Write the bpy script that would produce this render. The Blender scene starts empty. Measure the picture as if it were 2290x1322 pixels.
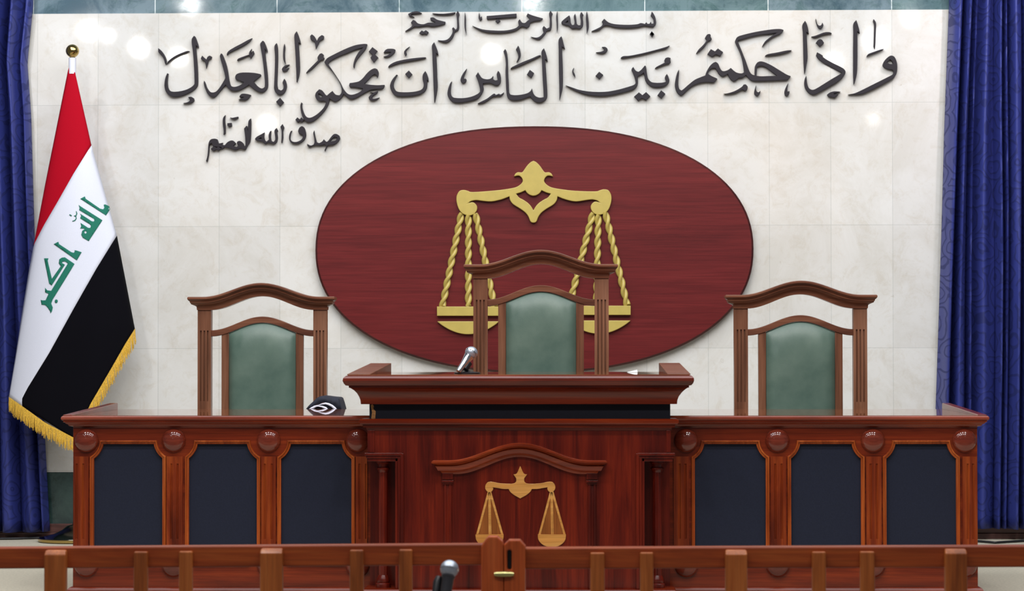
import bpy, bmesh, math, random
from mathutils import Vector, Matrix
random.seed(7)
S = bpy.context.scene
COL = S.collection
PI = math.pi

# ---------------------------------------------------------------- camera
F = 5600.0; W, H = 2290, 1322
VX, VY = 1300.0, 780.0            # vanishing point of the wall normal
EYE = Vector((0, 0, 0.926))
yaw = math.atan((VX - W/2)/F); pit = math.atan((VY - H/2)/F); rho = 0.0011
fwd = Vector((-math.sin(yaw)*math.cos(pit), math.cos(yaw)*math.cos(pit), math.sin(pit)))
rgt = fwd.cross(Vector((0, 0, 1))).normalized(); upv = rgt.cross(fwd)
r2 = rgt*math.cos(rho) - upv*math.sin(rho); u2 = upv*math.cos(rho) + rgt*math.sin(rho)
rgt, upv = r2, u2
cd = bpy.data.cameras.new('camera'); cam = bpy.data.objects.new('camera', cd); COL.objects.link(cam)
cd.sensor_fit = 'HORIZONTAL'; cd.sensor_width = 36; cd.lens = F/W*36
M = Matrix((rgt, upv, -fwd)).transposed().to_4x4(); M.translation = EYE
cam.matrix_world = M
cd.clip_end = 100
cd.dof.use_dof = True; cd.dof.focus_distance = 10.6; cd.dof.aperture_fstop = 6.3
S.camera = cam

# ---------------------------------------------------------------- world, lights, exposure
S.view_settings.view_transform = 'Standard'; S.view_settings.look = 'None'
S.view_settings.gamma = 1; S.view_settings.exposure = 0.0
S.view_settings.use_curve_mapping = False
wd = bpy.data.worlds.new('room_light'); S.world = wd; wd.use_nodes = True
wd.node_tree.nodes['Background'].inputs[0].default_value = (0.92, 0.95, 1.0, 1)
wd.node_tree.nodes['Background'].inputs[1].default_value = 0.13
def area(name, loc, tgt, sx, sy, e, col=(1, 1, 1)):
    l = bpy.data.lights.new(name, 'AREA'); l.shape = 'RECTANGLE'; l.size = sx; l.size_y = sy; l.energy = e; l.color = col
    o = bpy.data.objects.new(name, l); COL.objects.link(o); o.location = loc
    o.rotation_euler = (Vector(tgt) - Vector(loc)).to_track_quat('-Z', 'Y').to_euler(); return o
area('ceiling_panel', (-0.3, 9.3, 4.5), (-0.3, 11.0, 0.6), 6.5, 2.4, 230, (0.93, 0.97, 1.0))
for lx in (-2.9, -1.6, -0.3, 1.0, 2.3):
    for ly, le in ((6.7, 27), (4.6, 27)):
        o = area('ceiling_downlight', (lx, ly, 4.5), (lx*0.9-0.03, 9.3, 0.6), 0.34, 0.34, le, (1.0, 0.985, 0.965)); o.data.shape = 'DISK'
def lamp(px, py, e=9, r=0.06, z=3.3, col=(1, 0.98, 0.96)):
    yv = (z - EYE.z)*F/(VY - py); x = (px - VX)*yv/F; y = 2*12.26 - yv
    l = bpy.data.lights.new('downlight', 'POINT'); l.energy = e; l.shadow_soft_size = r; l.color = col
    o = bpy.data.objects.new('downlight', l); COL.objects.link(o); o.location = (x, y, z)
for q in ((190, 62), (305, 102), (395, 123), (1100, 118), (1190, 2), (420, 4)):
    lamp(*q)
for q in ((236, 74, 2.5, 0.04), (1957, 90, 6, 0.09), (1863, 140, 5, 0.07), (2035, 45, 3.5, 0.05), (1952, 268, 2.0, 0.06)): lamp(*q)
lamp(595, 275, 9, 0.085)
def spot(loc, tgt, e, ang, col, blend=0.6, r=0.04):
    l = bpy.data.lights.new('wall_spot', 'SPOT'); l.energy = e; l.spot_size = math.radians(ang); l.spot_blend = blend
    l.color = col; l.shadow_soft_size = r
    o = bpy.data.objects.new('wall_spot', l); COL.objects.link(o); o.location = loc
    o.rotation_euler = (Vector(tgt) - Vector(loc)).to_track_quat('-Z', 'Y').to_euler()
spot((0.95, 11.2, 4.2), (0.86, 12.26, 2.2), 34, 30, (1, 0.56, 0.24), 0.9)
spot((0.55, 11.5, 3.6), (0.80, 12.26, 1.95), 13, 15, (1, 0.5, 0.18), 0.8)
spot((0.75, 11.5, 3.4), (1.08, 12.26, 1.68), 13, 15, (1, 0.5, 0.18), 0.8)
spot((2.3, 10.7, 3.9), (2.12, 12.1, 2.5), 120, 44, (1, 0.88, 0.9), 1.0)
spot((-3.0, 10.7, 3.9), (-2.9, 12.1, 2.5), 70, 44, (0.95, 0.95, 1.0), 1.0)
spot((-1.4, 10.9, 4.0), (-1.35, 12.26, 2.1), 26, 36, (1, 0.58, 0.3))
spot((2.0, 10.9, 4.0), (1.75, 12.26, 2.1), 7, 30, (1, 0.62, 0.38))

# ---------------------------------------------------------------- helpers
def P(px, py, Y):
    d = fwd*F + rgt*(px - W/2) - upv*(py - H/2)
    return EYE + d*((Y - EYE.y)/d.y)
def X(px, Y, py=900): return P(px, py, Y).x
def Z(py, Y, px=1160): return P(px, py, Y).z

def lin(c):
    c /= 255.0
    return c/12.92 if c <= 0.04045 else ((c + 0.055)/1.055)**2.4
def C(r, g, b): return (lin(r), lin(g), lin(b), 1)

class NT:
    def __init__(self, name):
        self.m = bpy.data.materials.new(name); self.m.use_nodes = True
        self.t = self.m.node_tree; self.b = self.t.nodes['Principled BSDF']
    def n(self, typ, **kw):
        o = self.t.nodes.new(typ)
        for k, v in kw.items():
            if k in o.inputs: o.inputs[k].default_value = v
            else: setattr(o, k, v)
        return o
    def l(self, a, ao, b, bi): self.t.links.new(a.outputs[ao], b.inputs[bi])
    def ramp(self, src, so, stops):
        r = self.n('ShaderNodeValToRGB'); e = r.color_ramp.elements
        while len(e) < len(stops): e.new(0.5)
        for i, (p, c) in enumerate(stops): e[i].position = p; e[i].color = c
        self.l(src, so, r, 'Fac'); return r
    def coords(self, scale=(1, 1, 1), loc=(0, 0, 0)):
        tc = self.n('ShaderNodeTexCoord'); mp = self.n('ShaderNodeMapping')
        mp.inputs['Scale'].default_value = scale; mp.inputs['Location'].default_value = loc
        self.l(tc, 'Object', mp, 'Vector'); return mp
    def set(self, **kw):
        for k, v in kw.items(): self.b.inputs[k.replace('_', ' ')].default_value = v
        return self
    def bump(self, src, so, strength, dist):
        b = self.n('ShaderNodeBump'); b.inputs['Strength'].default_value = strength; b.inputs['Distance'].default_value = dist
        self.l(src, so, b, 'Height'); self.l(b, 'Normal', self.b, 'Normal')

def plain(name, col, rough=0.5, metal=0.0, noise=0.0, scale=60, spec=0.5, coat=0):
    k = NT(name); k.set(Roughness=rough, Metallic=metal); k.b.inputs['Specular IOR Level'].default_value = spec
    k.b.inputs['Coat Weight'].default_value = coat
    if noise:
        mp = k.coords(); nz = k.n('ShaderNodeTexNoise', Scale=scale, Detail=4.0); k.l(mp, 0, nz, 'Vector')
        lo = tuple(c*(1-noise) for c in col[:3]) + (1,); hi = tuple(min(1, c*(1+noise)) for c in col[:3]) + (1,)
        r = k.ramp(nz, 'Fac', [(0.35, lo), (0.65, hi)]); k.l(r, 'Color', k.b, 'Base Color')
        k.bump(nz, 'Fac', 0.08, 0.002)
    else: k.b.inputs['Base Color'].default_value = col
    return k.m

def wood(name, dark, mid, light, axis='Z', rough=0.3, coat=0.25, fine=1.0, bump=0.04):
    k = NT(name)
    s = [16*fine, 16*fine, 16*fine]; s['XYZ'.index(axis)] = 1.1
    mp = k.coords(tuple(s))
    n1 = k.n('ShaderNodeTexNoise', Scale=1.0, Detail=7.0, Roughness=0.62, Distortion=0.9); k.l(mp, 0, n1, 'Vector')
    s2 = [170*fine]*3; s2['XYZ'.index(axis)] = 5
    mp2 = k.coords(tuple(s2)); n2 = k.n('ShaderNodeTexNoise', Scale=1.0, Detail=3.0); k.l(mp2, 0, n2, 'Vector')
    r1 = k.ramp(n1, 'Fac', [(0.28, dark), (0.5, mid), (0.74, light)])
    r2_ = k.ramp(n2, 'Fac', [(0.35, (0.72, 0.72, 0.72, 1)), (0.6, (1, 1, 1, 1))])
    mx = k.n('ShaderNodeMix', data_type='RGBA', blend_type='MULTIPLY'); mx.inputs[0].default_value = 0.8
    k.t.links.new(r1.outputs['Color'], mx.inputs[6]); k.t.links.new(r2_.outputs['Color'], mx.inputs[7])
    k.t.links.new(mx.outputs[2], k.b.inputs['Base Color'])
    k.set(Roughness=rough); k.b.inputs['Specular IOR Level'].default_value = 0.5 if rough < 0.1 else 0.32; k.b.inputs['Coat Weight'].default_value = coat; k.b.inputs['Coat Roughness'].default_value = 0.12
    if bump: k.bump(n2, 'Fac', bump, 0.001)
    return k.m

# geometry builder ------------------------------------------------
class MB:
    def __init__(self): self.v = []; self.f = []; self.mi = []; self.cur = 0
    def face(self, idx): self.f.append(idx); self.mi.append(self.cur)
    def box(self, x0, x1, y0, y1, z0, z1):
        b = len(self.v)
        self.v += [(x0,y0,z0),(x1,y0,z0),(x1,y1,z0),(x0,y1,z0),(x0,y0,z1),(x1,y0,z1),(x1,y1,z1),(x0,y1,z1)]
        for q in ((0,3,2,1),(4,5,6,7),(0,1,5,4),(1,2,6,5),(2,3,7,6),(3,0,4,7)): self.face([b+i for i in q])
        return self
    def prism(self, sec, z0, z1):          # section in XY, counter-clockwise
        b = len(self.v); n = len(sec)
        self.v += [(x, y, z0) for x, y in sec] + [(x, y, z1) for x, y in sec]
        self.face([b+i for i in reversed(range(n))]); self.face([b+n+i for i in range(n)])
        for i in range(n):
            j = (i+1) % n; self.face([b+i, b+j, b+n+j, b+n+i])
        return self
    def rings(self, rings, closed=True, cap=True):
        b = len(self.v); n = len(rings[0])
        for r in rings: self.v += [tuple(p) for p in r]
        for k in range(len(rings)-1):
            for i in range(n if closed else n-1):
                j = (i+1) % n; self.face([b+k*n+i, b+k*n+j, b+(k+1)*n+j, b+(k+1)*n+i])
        if cap and closed:
            self.face([b+i for i in reversed(range(n))]); self.face([b+(len(rings)-1)*n+i for i in range(n)])
        return self
    def stack(self, levels, n=1, curve=None):   # levels from bottom to top: (z, x0, x1, y0, y1)
        base = len(self.v); m = 2*(n+1)
        for (z, x0, x1, y0, y1) in levels:
            row = []
            for i in range(n+1):
                t = i/n; row.append((x0+(x1-x0)*t, y0, z+(curve(2*t-1) if curve else 0)))
            for i in range(n, -1, -1):
                t = i/n; row.append((x0+(x1-x0)*t, y1, z+(curve(2*t-1) if curve else 0)))
            self.v += row
        for k in range(len(levels)-1):
            for i in range(m):
                j = (i+1) % m; self.face([base+k*m+i, base+k*m+j, base+(k+1)*m+j, base+(k+1)*m+i])
        top = base+(len(levels)-1)*m
        for i in range(n):
            self.face([base+i, base+m-1-i, base+m-2-i, base+i+1])
            self.face([top+i, top+i+1, top+m-2-i, top+m-1-i])
        return self
    def lathe(self, prof, o, axis=(0,0,1), seg=24):   # prof: (r, h) along the axis
        a = Vector(axis).normalized(); t = a.orthogonal().normalized(); s = a.cross(t); o = Vector(o)
        rr = []
        for r, h in prof:
            rr.append([o + a*h + (t*math.cos(2*PI*i/seg) + s*math.sin(2*PI*i/seg))*max(r, 1e-5) for i in range(seg)])
        return self.rings(rr)
    def tube(self, path, r, seg=10):
        path = [Vector(p) for p in path]; rr = []; t0 = None
        for i, p in enumerate(path):
            d = (path[min(i+1, len(path)-1)] - path[max(i-1, 0)]).normalized()
            if t0 is None: t0 = d.orthogonal().normalized()
            t0 = (t0 - d*t0.dot(d)).normalized(); s = d.cross(t0)
            ri = r[i] if isinstance(r, (list, tuple)) else r
            rr.append([p + (t0*math.cos(2*PI*k/seg) + s*math.sin(2*PI*k/seg))*ri for k in range(seg)])
        return self.rings(rr)
    def grid(self, fn, nu, nv):
        b = len(self.v)
        for j in range(nv+1):
            for i in range(nu+1): self.v.append(tuple(fn(i/nu, j/nv)))
        for j in range(nv):
            for i in range(nu):
                a = b+j*(nu+1)+i; self.face([a, a+1, a+nu+2, a+nu+1])
        return self
    def mesh(self, name):
        me = bpy.data.meshes.new(name); me.from_pydata(self.v, [], self.f)
        me.polygons.foreach_set('material_index', self.mi); me.update()
        bm = bmesh.new(); bm.from_mesh(me); bmesh.ops.recalc_face_normals(bm, faces=bm.faces); bm.to_mesh(me); bm.free()
        return me

OFF = {}
def prep(o, label=None, cat=None, group=None, kind=None):
    if label: o['label'] = label
    if cat: o['category'] = cat
    if group: o['group'] = group
    if kind: o['kind'] = kind
    return o
def thing(name, label, cat, loc=(0,0,0), group=None):
    o = bpy.data.objects.new(name, None); COL.objects.link(o); o.location = loc; o.empty_display_size = 0.1
    OFF[o] = Vector(loc); return prep(o, label, cat, group)
def add(name, geo, mats, parent=None, smooth=35, bevel=0.0, label=None, origin=None, solid=0, subs=0):
    me = geo.mesh(name) if isinstance(geo, MB) else geo
    off = OFF[parent] if parent else Vector(origin or (0,0,0))
    me.transform(Matrix.Translation(-off))
    for m in (mats if isinstance(mats, (list, tuple)) else [mats]): me.materials.append(m)
    o = bpy.data.objects.new(name, me); COL.objects.link(o)
    if smooth:
        me.polygons.foreach_set('use_smooth', [True]*len(me.polygons))
        me.set_sharp_from_angle(angle=math.radians(smooth))
    if parent: o.parent = parent
    else: o.location = off
    OFF[o] = off
    if bevel:
        b = o.modifiers.new('edge', 'BEVEL'); b.width = bevel; b.segments = 2; b.limit_method = 'ANGLE'; b.angle_limit = math.radians(40)
    if solid:
        s = o.modifiers.new('thickness', 'SOLIDIFY'); s.thickness = solid; s.offset = 0
    if subs:
        s = o.modifiers.new('smooth', 'SUBSURF'); s.levels = subs; s.render_levels = subs
    if label: o['label'] = label
    return o
def copy_tree(src, loc, label, scale=1):
    r = src.copy(); COL.objects.link(r); r.location = loc; r['label'] = label; r.scale = (scale,)*3
    def rec(a, b):
        for ch in list(a.children):
            if ch == b: continue
            c = ch.copy(); COL.objects.link(c); c.parent = b; rec(ch, c)
    rec(src, r); return r

def smooth_loop(pts, sub=3, ang=48):
    n = len(pts); V = [Vector(p) for p in pts]; out = []
    cor = []
    for i in range(n):
        a = V[i]-V[i-1]; b = V[(i+1) % n]-V[i]
        cor.append(a.length < 1e-9 or b.length < 1e-9 or a.angle(b) > math.radians(ang))
    for i in range(n):
        p0, p1, p2, p3 = V[i-1], V[i], V[(i+1) % n], V[(i+2) % n]
        if cor[i]: p0 = p1 - (p2-p1)
        if cor[(i+1) % n]: p3 = p2 + (p2-p1)
        for s in range(sub):
            t = s/sub
            out.append(0.5*((2*p1) + (p2-p0)*t + (2*p0-5*p1+4*p2-p3)*t*t + (3*p1-p0-3*p2+p3)*t**3))
    return [(p.x, p.y) for p in out]
def plate(loops, yf, depth, bevel=0.001, lo=0):       # loops in world XZ -> solid plate, front face at y = yf
    cu = bpy.data.curves.new('outline', 'CURVE'); cu.dimensions = '2D'; cu.fill_mode = 'BOTH'
    cu.extrude = max(depth/2 - bevel, 0.0001); cu.bevel_depth = bevel; cu.bevel_resolution = 1; cu.offset = -bevel
    for lp in loops:
        sp = cu.splines.new('POLY'); sp.points.add(len(lp)-1)
        for p, q in zip(sp.points, lp): p.co = (q[0], q[1], 0, 1)
        sp.use_cyclic_u = True
    ob = bpy.data.objects.new('outline', cu)
    me = bpy.data.meshes.new_from_object(ob)
    bpy.data.objects.remove(ob); bpy.data.curves.remove(cu)
    me.materials.clear()
    for v in me.vertices:
        x, y, z = v.co; v.co = (x, yf + depth/2 - z, y)
    return me
def ploop(pts, Y, o=(0, 0), s=1.0, sm=3, ang=48):
    w = [P(o[0]+x/s, o[1]+y/s, Y) for x, y in pts]; w = [(p.x, p.z) for p in w]
    return smooth_loop(w, sm, ang) if sm else w

# ---------------------------------------------------------------- materials
DW = 12.26
def wall_mat(name, x0, z0, bw, rh, c1, c2, mort, msize, vein, rough, warm, patch):
    k = NT(name)
    tc = k.n('ShaderNodeTexCoord'); sp = k.n('ShaderNodeSeparateXYZ'); k.l(tc, 'Object', sp, 0)
    cb = k.n('ShaderNodeCombineXYZ'); ax = k.n('ShaderNodeMath', operation='SUBTRACT'); az = k.n('ShaderNodeMath', operation='SUBTRACT')
    ax.inputs[1].default_value = x0 - 60*bw; az.inputs[1].default_value = z0 - 60*rh
    k.l(sp, 'X', ax, 0); k.l(sp, 'Z', az, 0); k.l(ax, 0, cb, 'X'); k.l(az, 0, cb, 'Y')
    br = k.n('ShaderNodeTexBrick', offset=0.0, squash=1.0)
    for a, b in (('Color1', c1), ('Color2', c2), ('Mortar', mort), ('Scale', 1.0), ('Mortar Size', msize), ('Mortar Smooth', 0.2), ('Bias', 0.0), ('Brick Width', bw), ('Row Height', rh)): br.inputs[a].default_value = b
    k.l(cb, 0, br, 'Vector')
    n1 = k.n('ShaderNodeTexNoise', Scale=2.2, Detail=9.0, Roughness=0.68, Distortion=0.8); k.l(tc, 'Object', n1, 'Vector')
    r1 = k.ramp(n1, 'Fac', [(0.38, warm), (0.56, (1, 1, 1, 1))])
    n2 = k.n('ShaderNodeTexNoise', Scale=19.0, Detail=8.0, Roughness=0.75, Distortion=0.6); k.l(tc, 'Object', n2, 'Vector')
    r2_ = k.ramp(n2, 'Fac', [(0.27, vein), (0.36, (1, 1, 1, 1))])
    n3 = k.n('ShaderNodeTexNoise', Scale=13.0, Detail=9.0, Roughness=0.78, Distortion=0.7); k.l(tc, 'Object', n3, 'Vector')
    r3 = k.ramp(n3, 'Fac', [(0.35, patch), (0.5, (1, 1, 1, 1))])
    cur = br.outputs['Color']
    for r, f in ((r1, 0.9), (r2_, 0.7), (r3, 0.8)):
        mx = k.n('ShaderNodeMix', data_type='RGBA', blend_type='MULTIPLY'); mx.inputs[0].default_value = f
        k.t.links.new(cur, mx.inputs[6]); k.t.links.new(r.outputs['Color'], mx.inputs[7]); cur = mx.outputs[2]
    k.t.links.new(cur, k.b.inputs['Base Color'])
    rr = k.ramp(n3, 'Fac', [(0.3, (rough*1.4,)*3+(1,)), (0.6, (rough*0.8,)*3+(1,))]); k.l(rr, 'Color', k.b, 'Roughness')
    k.bump(n1, 'Fac', 0.006, 0.002)
    return k.m
x0t = X(490, DW, 500); z0t = Z(505, DW, 1200)
M_cream = wall_mat('cream_marble', x0t, z0t, 0.3, 0.6, C(224,222,219), C(214,212,209), C(192,193,190), 0.0012, C(206,196,182), 0.042, C(243,241,237), C(244,240,234))
M_green = wall_mat('green_marble', X(346, DW, 10), z0t-3.3, 0.6035, 0.6, C(122,140,150), C(106,130,134), C(235,240,240), 0.0022, C(110,130,132), 0.08, C(150,170,180), C(170,196,190))
M_green_low = wall_mat('dark_green_marble', X(490, DW, 10)+0.11, z0t-3.3, 0.6, 0.9, C(64,86,82), C(54,76,72), C(150,160,155), 0.0015, C(140,150,140), 0.16, C(170,180,190), C(150,170,160))
M_carpet = plain('beige_carpet', C(188,180,162), 0.95, noise=0.1, scale=90)
M_base = wood('baseboard_wood', C(60,34,32), C(96,60,56), C(124,84,78), 'X', 0.3)
M_dias = plain('grey_floor', C(120,112,105), 0.6, noise=0.1, scale=30)
M_letter = plain('charcoal_letter', C(38,33,40), 0.5, noise=0.06, scale=40, spec=0.25)
M_gold = plain('gold_paint', C(188,166,86), 0.38, metal=0.0, noise=0.04, scale=30)
M_plaque = wood('oxblood_wood', C(88,26,28), C(104,32,33), C(116,38,38), 'X', 0.3, 0.25)
M_plaque_rim = wood('oxblood_rim', C(52,22,22), C(70,28,28), C(86,36,34), 'X', 0.3)
R1c = (C(72,20,6), C(126,46,15), C(178,86,32))
M_bench_v = wood('red_mahogany_upright', *R1c, 'Z', 0.28)
M_bench_h = wood('red_mahogany_level', C(70,20,8), C(114,38,14), C(148,58,22), 'X', 0.28, 0.1)
M_mould = wood('orange_mahogany_moulding', C(116,42,14), C(166,76,28), C(204,110,52), 'Z', 0.25)
M_mould_h = wood('orange_mahogany_rail', C(88,28,12), C(130,46,20), C(162,70,32), 'X', 0.24, 0.12)
M_pod = wood('deep_red_mahogany', C(50,6,3), C(90,20,8), C(128,38,15), 'Z', 0.3, 0.12)
M_pod_h = wood('deep_red_mahogany_level', C(64,14,5), C(108,32,10), C(140,52,18), 'X', 0.26, 0.12)
M_ball = wood('burgundy_ball', C(84,28,20), C(112,44,30), C(132,60,42), 'X', 0.12, 0.4)
M_top = wood('polished_top', C(96,50,30), C(130,72,44), C(156,96,60), 'X', 0.025, 0.0, bump=0)
M_slate = plain('slate_leatherette', C(26,31,49), 0.65, noise=0.1, scale=220, spec=0.25)
M_band = plain('navy_band', C(17,19,31), 0.6, noise=0.1, scale=150, spec=0.25)
M_chair = wood('walnut_upright', C(84,48,32), C(122,78,56), C(148,104,80), 'Z', 0.36, 0.12)
M_chair_h = wood('walnut_level', C(80,42,28), C(116,70,50), C(142,96,72), 'X', 0.34, 0.15)
M_inlay = wood('honey_inlay', C(176,112,48), C(204,142,72), C(224,170,98), 'X', 0.35, 0.1)
M_inlay_dark = wood('brown_inlay', C(116,62,24), C(140,78,32), C(158,94,44), 'Z', 0.35, 0.1)
M_rail = wood('rail_wood', C(102,38,12), C(142,60,22), C(170,84,34), 'X', 0.42, 0.06)
M_slat = wood('slat_wood', C(112,52,18), C(156,82,34), C(186,108,52), 'Z', 0.42, 0.1)
M_gate = wood('gate_post_wood', C(128,48,16), C(168,74,30), C(192,96,46), 'Z', 0.35, 0.2)
M_chrome = plain('chrome', C(215,218,224), 0.12, metal=1.0)
M_grille = plain('grille_mesh', C(176,184,196), 0.38, metal=0.75, noise=0.3, scale=900)
M_black = plain('black_plastic', C(22,22,26), 0.35)
M_brass = plain('brass', C(188,162,100), 0.1, metal=1.0)
M_darkbrass = plain('dark_brass', C(110,104,92), 0.14, metal=1.0)
M_latch = plain('brass_latch', C(196,190,130), 0.28, metal=0.9)
M_red = plain('flag_red', C(172,8,32), 0.85, noise=0.04, scale=300, spec=0.1)
M_white = plain('flag_white', C(222,224,238), 0.8, noise=0.02, scale=300)
M_flagblack = plain('flag_black', C(11,10,16), 0.9, spec=0.08)
M_flaggreen = plain('flag_green', C(14,112,92), 0.8)
M_fringe = plain('gold_fringe', C(214,170,58), 0.6, noise=0.25, scale=200)
M_pole = plain('white_pole', C(225,226,230), 0.4)
M_robe = plain('black_robe', C(34,36,50), 0.85, noise=0.15, scale=50)
M_trim = plain('white_trim', C(226,224,240), 0.8)
M_paper = plain('paper', C(240,240,240), 0.8)
M_raw = plain('bare_wood', C(170,122,70), 0.8, noise=0.3, scale=150)
M_cable = plain('black_cable', C(18,18,22), 0.5)

def leather():
    k = NT('green_leather'); mp = k.coords()
    n = k.n('ShaderNodeTexNoise', Scale=9.0, Detail=6.0, Roughness=0.6); k.l(mp, 0, n, 'Vector')
    r = k.ramp(n, 'Fac', [(0.3, C(74,96,86)), (0.55, C(88,108,97)), (0.8, C(100,119,107))]); k.l(r, 'Color', k.b, 'Base Color')
    v = k.n('ShaderNodeTexVoronoi', Scale=420.0); k.l(mp, 0, v, 'Vector'); k.bump(v, 'Distance', 0.12, 0.001)
    k.set(Roughness=0.36); return k.m
M_leather = leather()
def damask():
    k = NT('blue_damask'); mp = k.coords((1, 0.3, 0.8))
    nz = k.n('ShaderNodeTexNoise', Scale=9.0, Detail=2.0); k.l(mp, 0, nz, 'Vector')
    mx = k.n('ShaderNodeMix', data_type='RGBA', blend_type='ADD'); mx.inputs[0].default_value = 0.06
    k.t.links.new(mp.outputs[0], mx.inputs[6]); k.t.links.new(nz.outputs['Color'], mx.inputs[7])
    v = k.n('ShaderNodeTexVoronoi', Scale=11.0); k.t.links.new(mx.outputs[2], v.inputs['Vector'])
    ml = k.n('ShaderNodeMath', operation='MULTIPLY'); ml.inputs[1].default_value = 26; k.l(v, 'Distance', ml, 0)
    sn = k.n('ShaderNodeMath', operation='SINE'); k.l(ml, 0, sn, 0)
    r = k.ramp(sn, 0, [(0.55, C(49,57,126)), (0.8, C(37,44,102))]); k.l(r, 'Color', k.b, 'Base Color')
    rr = k.ramp(sn, 0, [(0.55, (0.42,)*3+(1,)), (0.8, (0.62,)*3+(1,))]); k.l(rr, 'Color', k.b, 'Roughness')
    k.b.inputs['Specular IOR Level'].default_value = 0.35
    k.bump(sn, 0, 0.1, 0.002)
    return k.m
M_curtain = damask()

# ---------------------------------------------------------------- the room
zg = Z(26, DW, 1150); zb = Z(1056, DW, 130)
def struct(name, mb, mat, **k): return prep(add(name, mb, mat, smooth=0, **k), kind='structure')
struct('wall_back', MB().box(-4.2, 3.2, DW, DW+0.15, zb, zg), M_cream)
struct('trim_1', MB().box(-4.2, 3.2, DW+0.012, DW+0.15, zg, zg+1.4), M_green)
struct('trim_2', MB().box(-4.2, 3.2, DW+0.002, DW+0.15, 0, zb), M_green_low)
zk = Z(1171, DW, 130); zk2 = Z(1191, DW-0.02, 130)
struct('baseboard_back', MB().box(-4.2, 3.2, DW-0.022, DW+0.002, 0, zk2).box(-4.2, 3.2, DW-0.012, DW+0.002, zk2, zk), M_base, bevel=0.002)
struct('floor', MB().box(-4.2, 3.2, 8.45, DW+0.15, -0.45, 0), M_carpet)
struct('floor_lower', MB().box(-4.2, 3.2, 2.0, 8.45, -0.55, -0.45), M_dias)

# ---------------------------------------------------------------- curtains
def curtain(name, label, edge, far, Y0, hem, seed, folds):
    rnd = random.Random(seed)
    zt = P(100, -120, Y0).z; zh = hem
    def ex(tab, py):
        for (a, xa), (b, xb) in zip(tab, tab[1:]):
            if py <= b: return xa + (xb-xa)*max(0, (py-a)/(b-a))
        return tab[-1][1]
    cs = []; u = 0.0
    while u < 1.0:
        w = rnd.choice((0.45, 0.6, 0.8, 1.1, 1.6))*rnd.uniform(0.85, 1.15)/folds; cs.append((u, w, rnd.uniform(0.45, 1.0)*min(1, 0.55+w*folds*0.4))); u += w
    def fn(a, b):
        z = zt + (zh-zt)*b
        py = VY - (z-EYE.z)*F/Y0
        x = X(ex(edge, py), Y0, py)*(1-a) + X(ex(far, py), Y0, py)*a
        d = 0
        aa = a + 0.016*math.sin(4*b+seed+a*9) * min(1, a*6)*min(1, (1-a)*6)
        for (u0, w, h) in cs:
            if u0 <= aa < u0+w:
                t = (aa-u0)/w; d = h*(abs(math.sin(PI*t))**1.15)
                d += 0.12*h*math.sin(3*PI*t + b*3 + u0*40)
        return (x, Y0 + 0.075 - 0.15*d + 0.006*math.sin(b*9+a*30), z)
    c = add(name, MB().grid(fn, 260, 50), M_curtain, smooth=60, origin=(P(edge[0][1], 700, Y0).x, Y0, zh), solid=0.004)
    return prep(c, label, 'curtain')
curtain('curtain', 'blue damask curtain hanging at the left behind the flag', [(-120, 70), (0, 66), (130, 53), (250, 62), (560, 72), (1050, 96), (1190, 104)],
        [(-120, -130), (1190, -150)], 12.15, 0.035, 3, 9)
curtain('curtain', 'blue damask curtain hanging at the right, free of any flag', [(-120, 2130), (0, 2128), (300, 2116), (500, 2110), (930, 2097), (1190, 2092)],
        [(-120, 2420), (1190, 2460)], 12.15, 0.055, 11, 13)

# ---------------------------------------------------------------- writing on the wall
A = {'1': ((340, 60), 6.361), '2': ((640, 60), 5.747), '3': ((980, 70), 7.156), '4': ((1240, 70), 7.156),
     '5': ((1500, 40), 6.957), '6': ((1760, 30), 6.611), '7': ((890, 15), 3.817), '8': ((440, 240), 6.735)}
def nums(s):
    v = [float(q) for q in s.replace(';', ' ').replace(',', ' ').split()]
    return list(zip(v[::2], v[1::2]))
LET = 0.022
def word(label, pieces):
    meshes = []
    for reg, kind, s in pieces:
        o, sc = A[reg]
        loops = [ploop(nums(q), DW, o, sc) for q in s.split('|')]
        meshes.append((kind, plate(loops, DW-LET, LET-0.0005, 0.0018)))
    xs = [v.co.x for _, m in meshes for v in m.vertices]; zs = [v.co.z for _, m in meshes for v in m.vertices]
    t = thing('wall_word', label, 'lettering', ((min(xs)+max(xs))/2, DW, min(zs)), 'dark raised words on the marble wall')
    for kind, m in meshes: add(kind, m, M_letter, t, smooth=30)
L, D, V = 'letter_stroke', 'dot', 'vowel_mark'
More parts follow.
